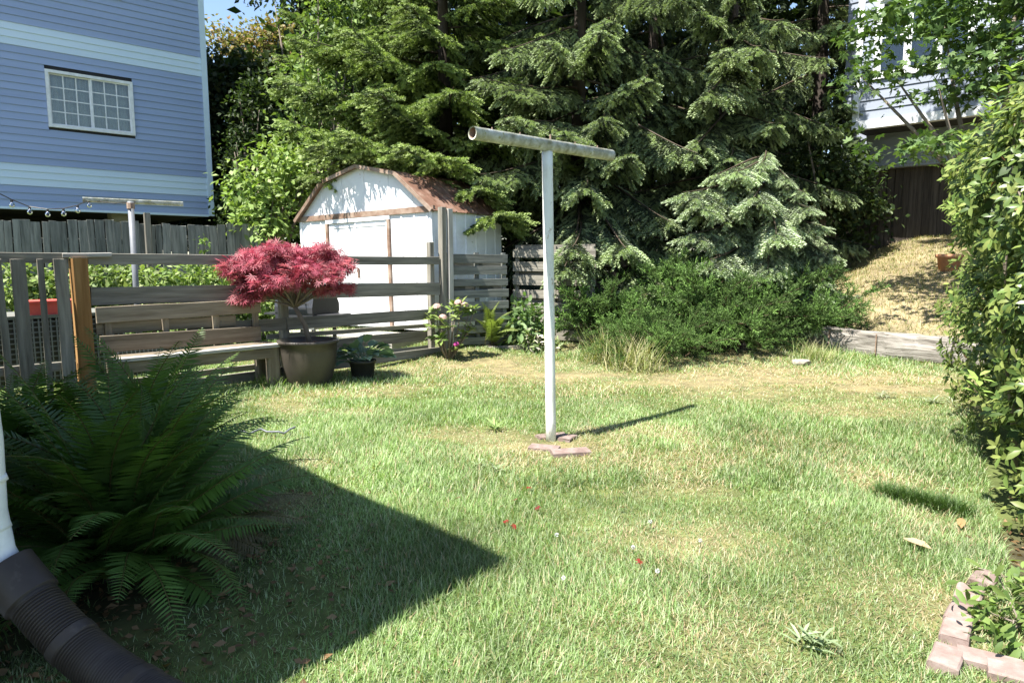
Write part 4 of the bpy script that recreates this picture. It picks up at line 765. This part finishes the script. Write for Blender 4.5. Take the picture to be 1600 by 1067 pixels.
# vegetables behind the fence
GRP = 'garden plants behind the slat fence'
for k, (px, py, Yd, rx, top) in enumerate(((18, 440, 9.6, .5, 'leafy garden plant at the left edge, seen between the pickets'), (95, 445, 9.9, .5, 'leafy garden plant just behind the orange post'), (165, 435, 10.0, .55, 'leafy garden plant left of the grey clothes pole'), (235, 440, 10.2, .55, 'leafy garden plant right of the grey clothes pole'), (295, 437, 10.6, .55, 'leafy garden plant seen above the bench middle'), (345, 442, 10.8, .5, 'leafy garden plant half behind the red maple'), (405, 470, 11.0, .5, 'leafy garden plant seen under the red maple crown'))):
    c = at(px, py, Yd); b = (c.x, c.y, Hz(c.x, c.y)); bl_ = [(np.array((c.x, c.y, c.z-.05)), np.array((rx, .4, .30))), (np.array((c.x-.2, c.y, c.z-.45)), np.array((rx*.9, .4, .4))), (np.array((c.x+.25, c.y+.1, c.z-.15)), np.array((.35, .35, .25)))]
    leafy('garden_plant', top, 'plant', b, bl_, 1500, LEAF4, .105, [(.16,.23,.06), (.22,.30,.09), (.12,.19,.05), (.28,.33,.14)], 50+k, None, BARK2, .02, GRP, .07, 7, 8)
c = at(318, 383, 11.6); leafy('garden_plant', 'thin sprig reaching above the top slat left of the maple', 'plant', (c.x, c.y, Hz(c.x, c.y)), [(np.array(c), np.array((.06, .06, .12)))], 30, LEAF4, .09, YG, 61, None, BARK2, .012, GRP, .05, 5, 3)

# ------------------------------------------------------------------ junipers
def juniper_branch(seed, L=1.0):
    rng = np.random.default_rng(seed); n = 8; ts = np.linspace(0, 1, n); stem = np.stack([L*ts, .05*np.sin(ts*4+seed), .10*L*np.sin(ts*2.4)-.10*L*ts**3], -1); parts = [tube_np([tuple(p) for p in stem], list(np.linspace(.014, .003, n)), (.10, .07, .045), 4)]; P, D, N, S, C = [], [], [], [], []
    for i in range(20):
        t = .12+.88*(i+rng.random())/20; k = t*(n-1); i0 = min(int(k), n-2); p0 = stem[i0]+(stem[i0+1]-stem[i0])*(k-i0); d = nrm(stem[i0+1]-stem[i0])
        ln = L*(.40*(1-t)+.10)*rng.uniform(.7, 1.1); dd = nrm(d+rng.normal(size=3)*np.array((.2, .75, .45))+np.array((0, 0, .25))); m = max(3, int(ln/.04)); p = p0.copy()
        for j in range(m):
            dd = nrm(dd+rng.normal(size=3)*.08+np.array((0, 0, -.03))); p = p+dd*ln/m; f = j/m
            for _ in range(3):
                q = nrm(dd+rng.normal(size=3)*.55+np.array((0, 0, .12))); P.append(p); D.append(q); N.append(rng.normal(size=3)); S.append(rng.uniform(.07, .12)); c = pick([(.085,.145,.04), (.115,.185,.055), (.065,.115,.03)], 1, rng)[0]; C.append(c*(.75+1.6*f*(rng.random() < .55)))
    parts.append(scatter(*JSHOOT, *map(np.array, (P, D, N, S, C)))); return join(parts)
JB = [mesh('branch', *juniper_branch(s), mat=JUNI) for s in (1, 2, 3, 4)]
def juniper(label, px, py, Yd, n, rad, seed, elmin=8, elmax=62, zoff=0.):
    c = at(px, py, Yd); b = Vector((c.x, c.y, Hz(c.x, c.y)-.02+zoff)); rg = random.Random(seed); t = thing('juniper_shrub', label, 'shrub', b, 'spreading junipers on the bank')
    buildW(MB().tube([b-Vector((0, 0, .2+zoff)), b+Vector((.03, 0, .12))], [.07, .05], 7), 'trunk', BARK, t, True)
    for i in range(n):
        az = i*2.399+rg.uniform(-.3, .3); el = R(elmin+(elmax-elmin)*(i/n)); s = rad*rg.uniform(.75, 1.15)*(1-.25*i/n); o = Vector((math.cos(az), math.sin(az), 0))*rg.uniform(0, .35)*rad
        place_branch(rg.choice(JB), t, b+o+Vector((0, 0, .05+.3*rg.random()*i/n)), az, el, s, rg.uniform(-1, 1))
    return t
juniper('dark juniper against the slatted panels, leftmost of the junipers', 965, 470, 11.2, 44, 1.15, 1)
juniper('front juniper spilling onto the lawn behind the clothes pole', 1040, 540, 10.0, 36, .85, 2, 5, 60)
juniper('juniper in the middle of the bank under the low spruce', 1120, 480, 10.9, 48, 1.2, 3)
juniper('juniper spreading right towards the dry slope', 1245, 470, 11.6, 46, 1.2, 4)
juniper('small juniper above the dark end of the timber edging', 1160, 530, 10.4, 26, .7, 5, 5, 55)
juniper('juniper tucked behind the others beneath the spruce', 1060, 440, 11.8, 44, 1.2, 6)
juniper('lowest juniper tuft at the lawn edge, front of the bank', 970, 560, 9.75, 20, .6, 7, 5, 60)

# ------------------------------------------------------------------ conifers
SX = lambda px, Yd: at(px, 405, Yd)
def sbase(px, Yd): p = SX(px, Yd); return (p.x, p.y, Hz(p.x, p.y))
spruce('green spruce reaching over the shed roof, left of the big spruces', sbase(700, 14.8), 12, 2.5, 3.5, 78, 1, BR_GREEN, [(3.4, at(455, 215, 12.6)), (3.0, at(500, 250, 11.9)), (3.2, at(560, 235, 11.6)), (4.2, at(440, 150, 13)), (5.2, at(470, 80, 13)), (3.6, at(590, 165, 11.8)), (4.8, at(560, 70, 12)), (2.9, at(700, 270, 11.6)), (2.8, at(760, 320, 11.7)), (2.2, at(790, 360, 11.5)), (5.6, at(650, 30, 12)), (3.0, at(640, 255, 11.4))])
spruce('grey-green drooping spruce behind the clothes pole crossbar', sbase(905, 13.9), 13, 1.7, 3.3, 74, 2, BR_GREY, [(2.7, at(985, 372, 10.9)), (2.5, at(905, 372, 10.9)), (4.6, at(760, 110, 12)), (4.0, at(790, 170, 11.6)), (5.2, at(860, 50, 11.6)), (3.6, at(870, 190, 11.2)), (4.4, at(1020, 110, 11.6)), (3.4, at(1000, 230, 11.4)), (3.2, at(930, 280, 11.2)), (5.6, at(960, 20, 11.8))])
spruce('grey-green drooping spruce right of the clothes pole, above the low blue spruce', sbase(1130, 14.6), 13, 2.0, 3.0, 62, 3, BR_GREY, [(5.4, at(1200, 60, 12)), (5.0, at(1110, 130, 12)), (4.0, at(1100, 210, 12.2)), (5.8, at(1230, 20, 12.3))])
spruce('low bushy blue spruce above the junipers', sbase(1190, 12.6), 2.0, .35, 1.75, 110, 4, BR_BLUE, [(1.7, at(1300, 385, 11.6)), (1.4, at(1200, 400, 10.8)), (1.5, at(1120, 385, 10.9)), (2.2, at(1090, 300, 11.2)), (2.4, at(1180, 290, 10.9)), (2.2, at(1260, 310, 11.2)), (2.0, at(1210, 345, 10.7)), (2.5, at(1075, 280, 11.4)), (2.6, at(1265, 290, 11.5)), (2.8, at(1150, 252, 11.3)), (2.9, at(1120, 258, 11.6)), (3.0, at(1190, 245, 11.7)), (2.8, at(1240, 270, 11.6)), (1.9, at(1285, 340, 11.4)), (1.8, at(1085, 345, 11.3))], tr=.07, group=None, L0=1.6)
spruce('dark background spruce between the two nearer grey spruces', sbase(1010, 18.5), 14, 1.5, 3.6, 46, 5, BR_GREY, tr=.2, group='dark conifers far behind the yard')
spruce('dark background spruce left of the bay house', sbase(1265, 18.0), 14, 1.5, 3.4, 50, 6, BR_GREY, tr=.2, group='dark conifers far behind the yard')
spruce('dark background spruce behind the shed', sbase(800, 19.0), 14, 1.5, 3.8, 46, 7, BR_GREEN, tr=.2, group='dark conifers far behind the yard')
spruce('dark background spruce left of the shed, far behind', sbase(590, 18.5), 12, 1.5, 3.6, 46, 8, BR_GREEN, tr=.2, group='dark conifers far behind the yard')

# ------------------------------------------------------------------ broadleaf trees and shrubs
def bt(label, name, px, Yd, blobs_px, n, size, cols, seed, tpl=LEAF4, tr=.1, clump=.22, per=12, limbs=14, group=None, cat='tree', mat=None, up=.7, shell=.5):
    return leafy(name, label, cat, sbase(px, Yd), [(np.array(at(x, y, Yd+dy)), np.array((rx, rx, rz))) for x, y, dy, rx, rz in blobs_px], n, tpl, size, cols, seed, mat, BARK2, tr, group, clump, per, limbs, up, shell)
DG = [(.030,.052,.018), (.042,.068,.022), (.058,.085,.028)]; MG = [(.10,.16,.045), (.14,.20,.06), (.18,.25,.08)]
bt('light green shrub filling the gap left of the shed', 'hazel_shrub', 425, 13.4, [(415, 330, .2, .6, .5), (410, 290, .5, .7, .5), (440, 250, .9, .7, .5), (405, 350, 0, .5, .35), (425, 375, .2, .35, .25), (455, 280, .9, .5, .5)], 2700, .15, [(.16,.24,.06), (.22,.31,.09), (.27,.35,.12)], 71, clump=.16, cat='shrub', up=1.1)
bt('broadleaf tree between the spruce and the rust-topped tree', 'broadleaf_tree', 440, 16.0, [(495, 150, 0, .9, 1.0), (475, 225, 0, .8, .9), (515, 110, .5, .8, .7), (535, 60, 0, 1.0, .9), (560, 10, 0, 1.3, 1.0)], 4200, .16, MG, 72)
bt('dark narrow cypress beside the blue house corner', 'cypress_tree', 385, 16.6, [(392, 190, 0, .55, .9), (388, 260, 0, .65, 1.0), (385, 330, 0, .7, .8), (396, 140, 0, .35, .5)], 3800, .12, DG, 73, clump=.10, per=10, tr=.08)
bt('dark tree with rust-coloured young leaves at the top, beside the blue house', 'rust_topped_tree', 362, 21.5, [(345, 190, 0, 1.6, 2.0), (345, 125, 0, 1.0, 1.0), (390, 150, .5, 1.3, 1.0), (350, 280, 0, 1.8, 1.8), (420, 140, 0, 1.2, .9), (440, 150, .5, 1.3, 1.0), (375, 200, .5, 1.6, 1.8)], 15000, .25, DG+[(.09,.10,.035)], 74, tr=.16, clump=.28)
bt('low dark laurel hedge behind the grey board fence, under the blue house', 'laurel_hedge', 330, 24.5, [(x_, y_, 0, 1.3, 1.1) for x_ in range(210, 480, 30) for y_ in (310, 350)], 8000, .28, DG, 84, cat='hedge', clump=.25)
bt('tree top with orange-brown new leaves against the sky', 'copper_tree', 420, 25.5, [(415, 68, 0, 1.1, .8), (450, 58, 0, 1.1, .7), (343, 62, 0, .5, .8), (440, 85, 0, 1.6, 1.0), (390, 85, 0, .9, .6), (480, 80, 0, 1.2, 1)], 8000, .17, [(.20,.16,.055), (.24,.155,.065), (.15,.16,.05), (.18,.18,.06)], 75, tr=.14, clump=.25)
bt('dark laurel mass under the big spruces, right of the blue spruce', 'laurel_shrub', 1290, 14.6, [(1275, 250, 0, .9, .8), (1310, 290, .2, .9, .8), (1265, 330, 0, .9, .8), (1320, 350, .4, .8, .6)], 4200, .15, DG, 76, cat='shrub', clump=.16)
bt('tall dark hedge tree closing the gap behind the spruces', 'broadleaf_tree', 1180, 21, [(1100, 100, 0, 3, 3), (1180, 250, 0, 3, 2.4), (1000, 250, 0, 3, 2.4), (1260, 60, 0, 2.5, 3), (900, 200, 0, 3, 3), (850, 60, 0, 3, 3), (1000, 20, 0, 3, 3), (1290, 240, 0, 2, 2), (1190, -40, 0, 3, 2.5)], 16000, .37, DG, 77, clump=.4, tr=.3)
bt('tall dark hedge tree behind the shed and the green spruce', 'broadleaf_tree', 620, 20.5, [(700, 200, 0, 3, 3), (600, 80, 0, 2.6, 2.6), (740, 40, 0, 3, 3), (560, 200, 0, 2.2, 2.6), (650, 300, 0, 3, 2), (520, 120, 0, 1.6, 1.8), (660, -60, 0, 3, 2), (530, 290, 0, 2, 2)], 14000, .37, DG, 80, clump=.4, tr=.3)
bt('high leafy branch tips against the sky, top left', 'broadleaf_tree', 470, 19, [(490, -10, 0, 1.0, .5), (540, -30, 0, 1.6, .9), (420, -8, 0, .7, .16), (460, 10, 0, .6, .25)], 3000, .16, DG, 79, tr=.12)
bt('big-leaf maple whose branches hang in front of the grey house', 'maple_tree', 1730, 10.5, [(1560, 30, 0, .9, .5), (1500, 80, -.2, .7, .35), (1430, 30, .3, .8, .35), (1450, 150, 0, .55, .2), (1380, 110, .2, .5, .25), (1420, 225, -.4, .55, .28), (1480, 220, -.6, .4, .2), (1580, 110, -.4, .7, .4), (1520, 130, .2, .5, .3), (1350, 60, .6, .45, .3), (1640, 60, 0, 1, .8), (1540, -20, .3, 1.4, .4), (1400, 250, -.4, .3, .12), (1330, 125, .8, .3, .25), (1440, -230, 1.7, .9, .5), (1640, -200, 1.0, 1.3, .7), (1700, -60, 0, 1.2, .9)], 5600, .125, [(.055,.10,.03), (.08,.135,.04), (.11,.17,.055)], 78, tpl=PALM, tr=.10, clump=.14, per=8, limbs=18, up=1.0)  # highest crown blobs, out of view, added to shade the bay house

# ------------------------------------------------------------------ evergreen hedge on the right
rng = np.random.default_rng(90); hz0 = G(1590, 930); hd = thing('evergreen_hedge', 'tall glossy evergreen shrub filling the right edge', 'shrub', (3.1, 4.0, Hz(3.1, 4.0)))
HB = [((3.05, 3.75, .55), (.46, .5, .55)), ((3.12, 3.85, 1.2), (.52, .6, .7)), ((3.28, 4.2, 1.9), (.72, .75, .66)), ((3.9, 4.9, 1.0), (.85, .9, 1.1)), ((3.75, 4.75, 2.1), (.85, .85, .62)), ((4.6, 5.8, 1.0), (.9, .9, 1.1)), ((4.5, 5.7, 2.0), (.9, .9, .6)), ((3.35, 3.4, 1.0), (.7, .6, .95)), ((3.5, 3.7, 2.0), (.7, .7, .6)), ((2.95, 3.2, .3), (.45, .4, .32)), ((2.72, 3.35, .22), (.36, .3, .24)), ((5.3, 6.7, 1.0), (.9, .9, 1.1)), ((3.1, 4.0, 2.35), (.4, .45, .3)), ((3.55, 4.4, 2.55), (.5, .5, .3))]
Cc = np.array([b[0] for b in HB])+np.array((.21, 0, 0)); Rr = np.array([b[1] for b in HB])
def hedge_pts(n, lo, hi):
    ids = rng.choice(len(HB), n*3, p=(Rr.prod(1)**.67)/(Rr.prod(1)**.67).sum()); d = rdir(n*3, rng); P = Cc[ids]+d*Rr[ids]*(rng.uniform(lo, hi, (n*3, 1))+.14*(vnoise(d[:, 0]*2+ids, d[:, 1]*2+d[:, 2]*3, 1.6, 9)[:, None]-.5)); ok = (P[:, 2] > .05) & (rng.random(n*3) < np.clip(.38+.45*P[:, 2], 0, 1))
    ins = (((P[:, None]-Cc[None])/Rr[None])**2).sum(-1); ins[np.arange(len(P)), ids] = 9; ok &= (ins > .72).all(1); ok[n*3:] = False; k = np.where(ok)[0][:n]; return P[k], d[k]
mb = MB(); rg = random.Random(4)
for i in range(40):
    c = Cc[i % len(Cc)]; b = Vector((c[0]+rg.uniform(-.2, .2), c[1]+rg.uniform(-.2, .2), -.05)); r_ = Rr[i % len(Cc)]; e = Vector(c)+Vector((rg.uniform(-1, 1)*r_[0], rg.uniform(-1, 1)*r_[1], rg.uniform(-.2, 1)*r_[2]))*.85; mb.tube([b, b.lerp(e, .5)+Vector((rg.uniform(-.12, .12), rg.uniform(-.12, .12), .05)), e], [.022, .014, .005], 5)
buildW(mb, 'stems', BARK2, hd, True)
HCOL = [(.07,.115,.028), (.10,.15,.035), (.15,.195,.05), (.21,.25,.07)]
P, N = hedge_pts(4800, .80, 1.04); P0 = np.array(WM[hd.name].translation)
dist = np.linalg.norm(P-np.array((0, 0, 1.5)), axis=1)+2.5*(N[:, 1] > .3)+1.5*(N[:, 0] > .45)+.6*rng.random(len(P)); order = np.argsort(dist); near = order[:290]; rest = order[290:]
Nn = N+np.array((-.15, -.25, .55)); proto = []
for s in range(6):
    r2 = np.random.default_rng(s); V, F, C = rosettes(np.zeros((1, 3)), np.array([(0, 0, 1.)]), r2, .078, HCOL, 6); proto.append(mesh('leaf_cluster', V, F, C, mat=GLOSSY))
for i in near:
    n_ = Vector(Nn[i]).normalized(); obj('leaf_cluster', random.choice(proto), hd, T(P[i]) @ n_.to_track_quat('Z', 'X').to_matrix().to_4x4() @ RZ(random.uniform(0, 6.28)) @ Matrix.Scale(random.uniform(.75, 1.2), 4))
V1 = rosettes(P[rest], Nn[rest], rng, .078, HCOL, 6); Pi, Ni = hedge_pts(2200, .5, .8); V2 = rosettes(Pi, Ni+rng.normal(size=Ni.shape)*.4, rng, .09, tpl=LEAF4, cols= [(.06,.10,.03)]*12+[(.08,.12,.035)]*12+[(.22,.10,.04)], per=5)  # inner leaves coloured darker to deepen the shade in the hedge gaps
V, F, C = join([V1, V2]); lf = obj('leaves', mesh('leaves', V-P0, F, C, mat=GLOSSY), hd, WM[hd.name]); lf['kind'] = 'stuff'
for k, (px, py, Yd) in enumerate(((1545, 165, 4.2), (1505, 215, 4.4), (1580, 110, 4.3), (1490, 330, 4.5), (1530, 590, 3.9), (1560, 140, 4.6))):
    p = at(px, py, Yd); V, F, C = rosettes(np.array([tuple(p), tuple(p-Vector((0, 0, .07)))]), np.array([(0, -.2, 1.), (.1, -.3, .8)]), rng, .09, [(.20,.29,.07), (.24,.33,.09)], 7); obj('young_shoot', mesh('young_shoot', V-P0, F, C, mat=GLOSSY), hd, WM[hd.name])

# ------------------------------------------------------------------ grass
BLD = (A([(0,-.5,0), (0,.5,0), (.55,-.38,.06), (.55,.38,.06), (1,0,.28)], float), A([(0,1,3), (0,3,2), (2,3,4)]))
LD = lambda x, y: (x-LOGA[0])*LOGN[0]+(y-LOGA[1])*LOGN[1]
def grass_area(n, y0, y1, seed):
    r = np.random.default_rng(seed); y = y0+(y1-y0)*r.random(n)**.85; x = (r.random(n)*2-1)*(y*.86+.75); keep = (LD(x, y) < -.12) & (x < np.where(y < 2.45, 4, .62*y+.45)) & (x > -.86*y-.5)
    fz = np.zeros(n, bool)
    for f, rr in ((f1, .5), (f3, .4), (f2, .5), (f4, .3)): fz |= ((x-f.x)**2+(y-f.y)**2 < rr**2) & (r.random(n) < .85)
    keep &= ~fz & ~((np.hypot(x-PB.x, y-PB.y) < .26) & (r.random(n) < .75))
    dr0 = drymask(x, y); keep &= r.random(n) > .4*dr0
    bare = sst(.6, .4, np.hypot((x-G(330, 960).x)/1.2, y-G(330, 960).y)); keep &= r.random(n) > .75*bare
    return x[keep], y[keep], dr0[keep], r
def grass(name, n, y0, y1, seed, hgt, wid):
    x, y, dr, r = grass_area(n, y0, y1, seed); m = len(x); z = H(x, y)-.004; tall = .62+.75*sst(.42, .75, vnoise(x, y, 1.1, 31))+.35*vnoise(x, y, 3.7, 32); cw = vnoise(x, y, 5.5, 34)
    az = r.normal(0, 1.9, m)+6*vnoise(x, y, .7, 35)+4*vnoise(x, y, 2.5, 37); el = R(90)-np.abs(r.normal(0, .85, m)); el = np.clip(el*(1-.5*dr), .08, 1.5); D = np.stack([np.cos(az)*np.cos(el), np.sin(az)*np.cos(el), np.sin(el)], -1); N = np.stack([-np.cos(az)*np.sin(el), -np.sin(az)*np.sin(el), np.cos(el)], -1)*-1
    L = hgt*tall*r.uniform(.55, 1.35, m)*(1-.4*dr); W = wid*r.uniform(.7, 1.3, m)
    gr_ = pick([(.17,.265,.085), (.215,.315,.115), (.28,.365,.17), (.125,.215,.065), (.36,.42,.25)], m, r, .2)*(.60+.40*cw[:, None]+.45*vnoise(x, y, 1.3, 36)[:, None]); st = pick([(.44,.36,.22), (.38,.29,.17), (.48,.42,.28)], m, r); isd = r.random(m) < np.clip(.07+.75*dr, 0, 1)
    C = np.where(isd[:, None], st, gr_); V, F, C = scatter(*BLD, np.stack([x, y, z], -1), D, N, np.stack([L, W, L], -1), C)
    o = obj(name, mesh(name, V, F, C, mat=GRASSM)); return o
def tuftgrass(name, label, cat, pts_, n, hgt, wid, cols, seed, spread, kind=None, group=None):
    r = np.random.default_rng(seed); pts_ = np.array([tuple(p) for p in pts_]); i = r.integers(0, len(pts_), n); P = pts_[i]+r.normal(size=(n, 3))*np.array((spread, spread, 0)); P[:, 2] = H(P[:, 0], P[:, 1])-.01
    az = r.uniform(0, 6.28, n); el = np.clip(R(78)-np.abs(r.normal(0, .4, n)), .2, 1.5); D = np.stack([np.cos(az)*np.cos(el), np.sin(az)*np.cos(el), np.sin(el)], -1); N = -np.stack([-np.cos(az)*np.sin(el), -np.sin(az)*np.sin(el), np.cos(el)], -1); L = hgt*r.uniform(.5, 1.25, n)
    V, F, C = scatter(*BLD, P, D, N, np.stack([L, wid*r.uniform(.7, 1.3, n), L], -1), pick(cols, n, r)); c0 = pts_.mean(0); c0[2] = float(H(c0[0], c0[1])); o = obj(name, mesh(name, V-c0, F, C, mat=GRASSM), None, T(c0)); return tag(o, label, cat, group, kind)
tag(grass('lawn_grass', 295000, 1.1, 4.2, 1, .044, .0036), 'short green lawn grass in the foreground', 'grass', kind='stuff'); tag(grass('lawn_grass', 270000, 4.2, 7.2, 2, .046, .0052), 'short lawn grass in the middle of the yard', 'grass', kind='stuff'); tag(grass('lawn_grass', 265000, 7.2, 13.0, 3, .056, .0085), 'short lawn grass towards the fence and bank', 'grass', kind='stuff')
r = np.random.default_rng(77); m = 60000; y = r.uniform(9, 15.8, m); x = r.uniform(4, 10, m); k = (LD(x, y) > .1); x, y = x[k], y[k]; slope = np.stack([x, y, 0*x], -1)
tuftgrass('slope_grass', 'dry straw-coloured grass covering the slope above the timber edging', 'grass', slope, 36000, .09, .009, [(.40,.33,.18), (.46,.39,.23), (.33,.27,.14), (.22,.25,.09), (.18,.22,.07)], 78, .05, 'stuff')
tuftgrass('grass_tuft', 'tall pale grass tuft growing through the front juniper', 'grass', [G(955, 560), G(975, 575), G(940, 565), G(1000, 580)], 700, .55, .009, [(.24,.28,.11), (.34,.34,.17), (.42,.38,.22)], 80, .14)
tuftgrass('grass_tuft', 'grass tuft at the left end of the timber edging', 'grass', [G(1268, 560), G(1290, 566)], 320, .32, .008, [(.24,.30,.11), (.36,.35,.18)], 81, .12)
tuftgrass('grass_tuft', 'grass tuft at the foot of the bench leg', 'grass', [G(432, 604), G(415, 603)], 160, .2, .008, [(.16,.25,.06), (.22,.30,.10)], 82, .06)
tuftgrass('grass_tuft', 'dark grass blades standing in for a shadow streak on the lawn left of the hedge', 'grass', [G(1380+i*13, 775+i*3.2) for i in range(10)], 2600, .12, .005, [(.06,.11,.03), (.08,.14,.035)], 83, .035)  # shadow streak put into the blade colour; nothing casts it
# ------------------------------------------------------------------ small things on the lawn
def litter(name, label, cat, px, py, tpl, size, cols, seed, group, lift=.045, mat=REDLEAF):
    r = np.random.default_rng(seed); p = G(px, py)+Vector((0, 0, lift)); V, F, C = scatter(*tpl, np.zeros((1, 3)), r.normal(size=(1, 3))*np.array((1, 1, .2)), np.array([(r.normal()*.3, r.normal()*.3, 1)]), [size], pick(cols, 1, r)); V = np.concatenate([V, V-np.array((0, 0, .0012))]); F = np.concatenate([F, F[:, ::-1]+len(V)//2]); C = np.concatenate([C, C])
    o = obj(name, mesh(name, V, F, C, mat=mat), None, T(p)); return tag(o, label, cat, group)
for i, (px, py) in enumerate(((781, 803), (804, 792), (839, 803), (789, 825), (806, 835), (827, 771), (971, 803), (716, 788), (1001, 889))):
    litter('fallen_leaf', 'small fallen dark red leaf in the lawn grass', 'leaf', px, py, PALM, .034, [(.24,.035,.025), (.19,.04,.03)], i, 'red leaves fallen on the lawn')
for i, (px, py) in enumerate(((870, 848), (1016, 827), (989, 868), (1027, 906), (880, 917), (1094, 857))):
    p = G(px, py); c = thing('clover_flower', 'small round white clover flower in the lawn', 'flower', p, 'white clover flowers on the lawn'); MB().tube([p, p+Vector((0, 0, .065))], .0015, 4).build('stem', LEAF, c)if 0 else buildW(MB().tube([p, p+Vector((0, 0, .045))], .0016, 4), 'stem', JUNI, c)
    r = np.random.default_rng(i); d = rdir(40, r); V, F, C = scatter(*LEAF4, d*.004+np.array((0, 0, .046)), d, r.normal(size=d.shape), np.full(40, .009), np.full((40, 3), .72)); obj('flower_head', mesh('flower_head', V, F, C, mat=PETAL), c, WM[c.name])
litter('dry_leaf', 'curled pale dry leaf on the lawn near the hedge', 'leaf', 1410, 853, LEAF6, .14, [(.46,.37,.23)], 3, None)
litter('dry_leaf', 'brown dry leaf hanging at the hedge foot above the lawn', 'leaf', 1500, 822, LEAF6, .12, [(.42,.26,.12)], 5, None, .05)
litter('dry_leaf', 'brown dead leaf at the edge of the fern bed', 'leaf', 365, 750, LEAF6, .12, [(.30,.19,.10)], 6, None, .05)
litter('dry_leaf', 'pale dead leaf in the shade beside the drain hose', 'leaf', 348, 998, LEAF6, .09, [(.36,.24,.18)], 7, None, .03)
NARROW = (LEAF6[0]*np.array((1.25, .5, 1)), LEAF6[1])
def weed(label, px, py, n, size, cols, seed):
    r = np.random.default_rng(seed); p = G(px, py); V, F, C = rosettes(np.zeros((n, 3))+r.normal(size=(n, 3))*np.array((.05, .05, .0))+np.array((0, 0, .03)), np.tile((0, 0, 1.), (n, 1)), r, size, cols, 10, NARROW); o = obj('weed', mesh('weed', V, F, C, mat=LEAF), None, T(p)); return tag(o, label, 'weed', 'flat weeds in the lawn')
weed('broad flat weed near the lawn bottom, right of the middle', 1285, 1022, 3, .075, [(.24,.31,.17), (.29,.35,.21)], 1); weed('pale weed patch in the lawn below the clothes pole', 775, 738, 4, .065, [(.20,.27,.14), (.26,.32,.19)], 2)
weed('grey-leaved weed patch on the lawn below the timber edging', 1460, 630, 5, .09, [(.26,.31,.19), (.32,.35,.24)], 3); weed('upright weed left of the clothes pole foot', 778, 672, 1, .12, [(.24,.33,.12)], 4); weed('pale weed patch on the lawn left of the timber edging foot', 1378, 622, 4, .08, [(.26,.30,.18), (.34,.35,.24)], 5)
hp_ = [G(372+i*9, 682+2.2*math.sin(i*1.1)-(1.5*i if i > 8 else 0)*.2)+Vector((0, 0, .045+.012*math.sin(i*2.1))) for i in range(11)]
co = thing('grey_cord', 'grey cord lying in the grass in front of the pots', 'cord', hp_[5]-Vector((0, 0, .04))); buildW(MB().tube(hp_, .009, 6), 'cord', GALV, co, True)
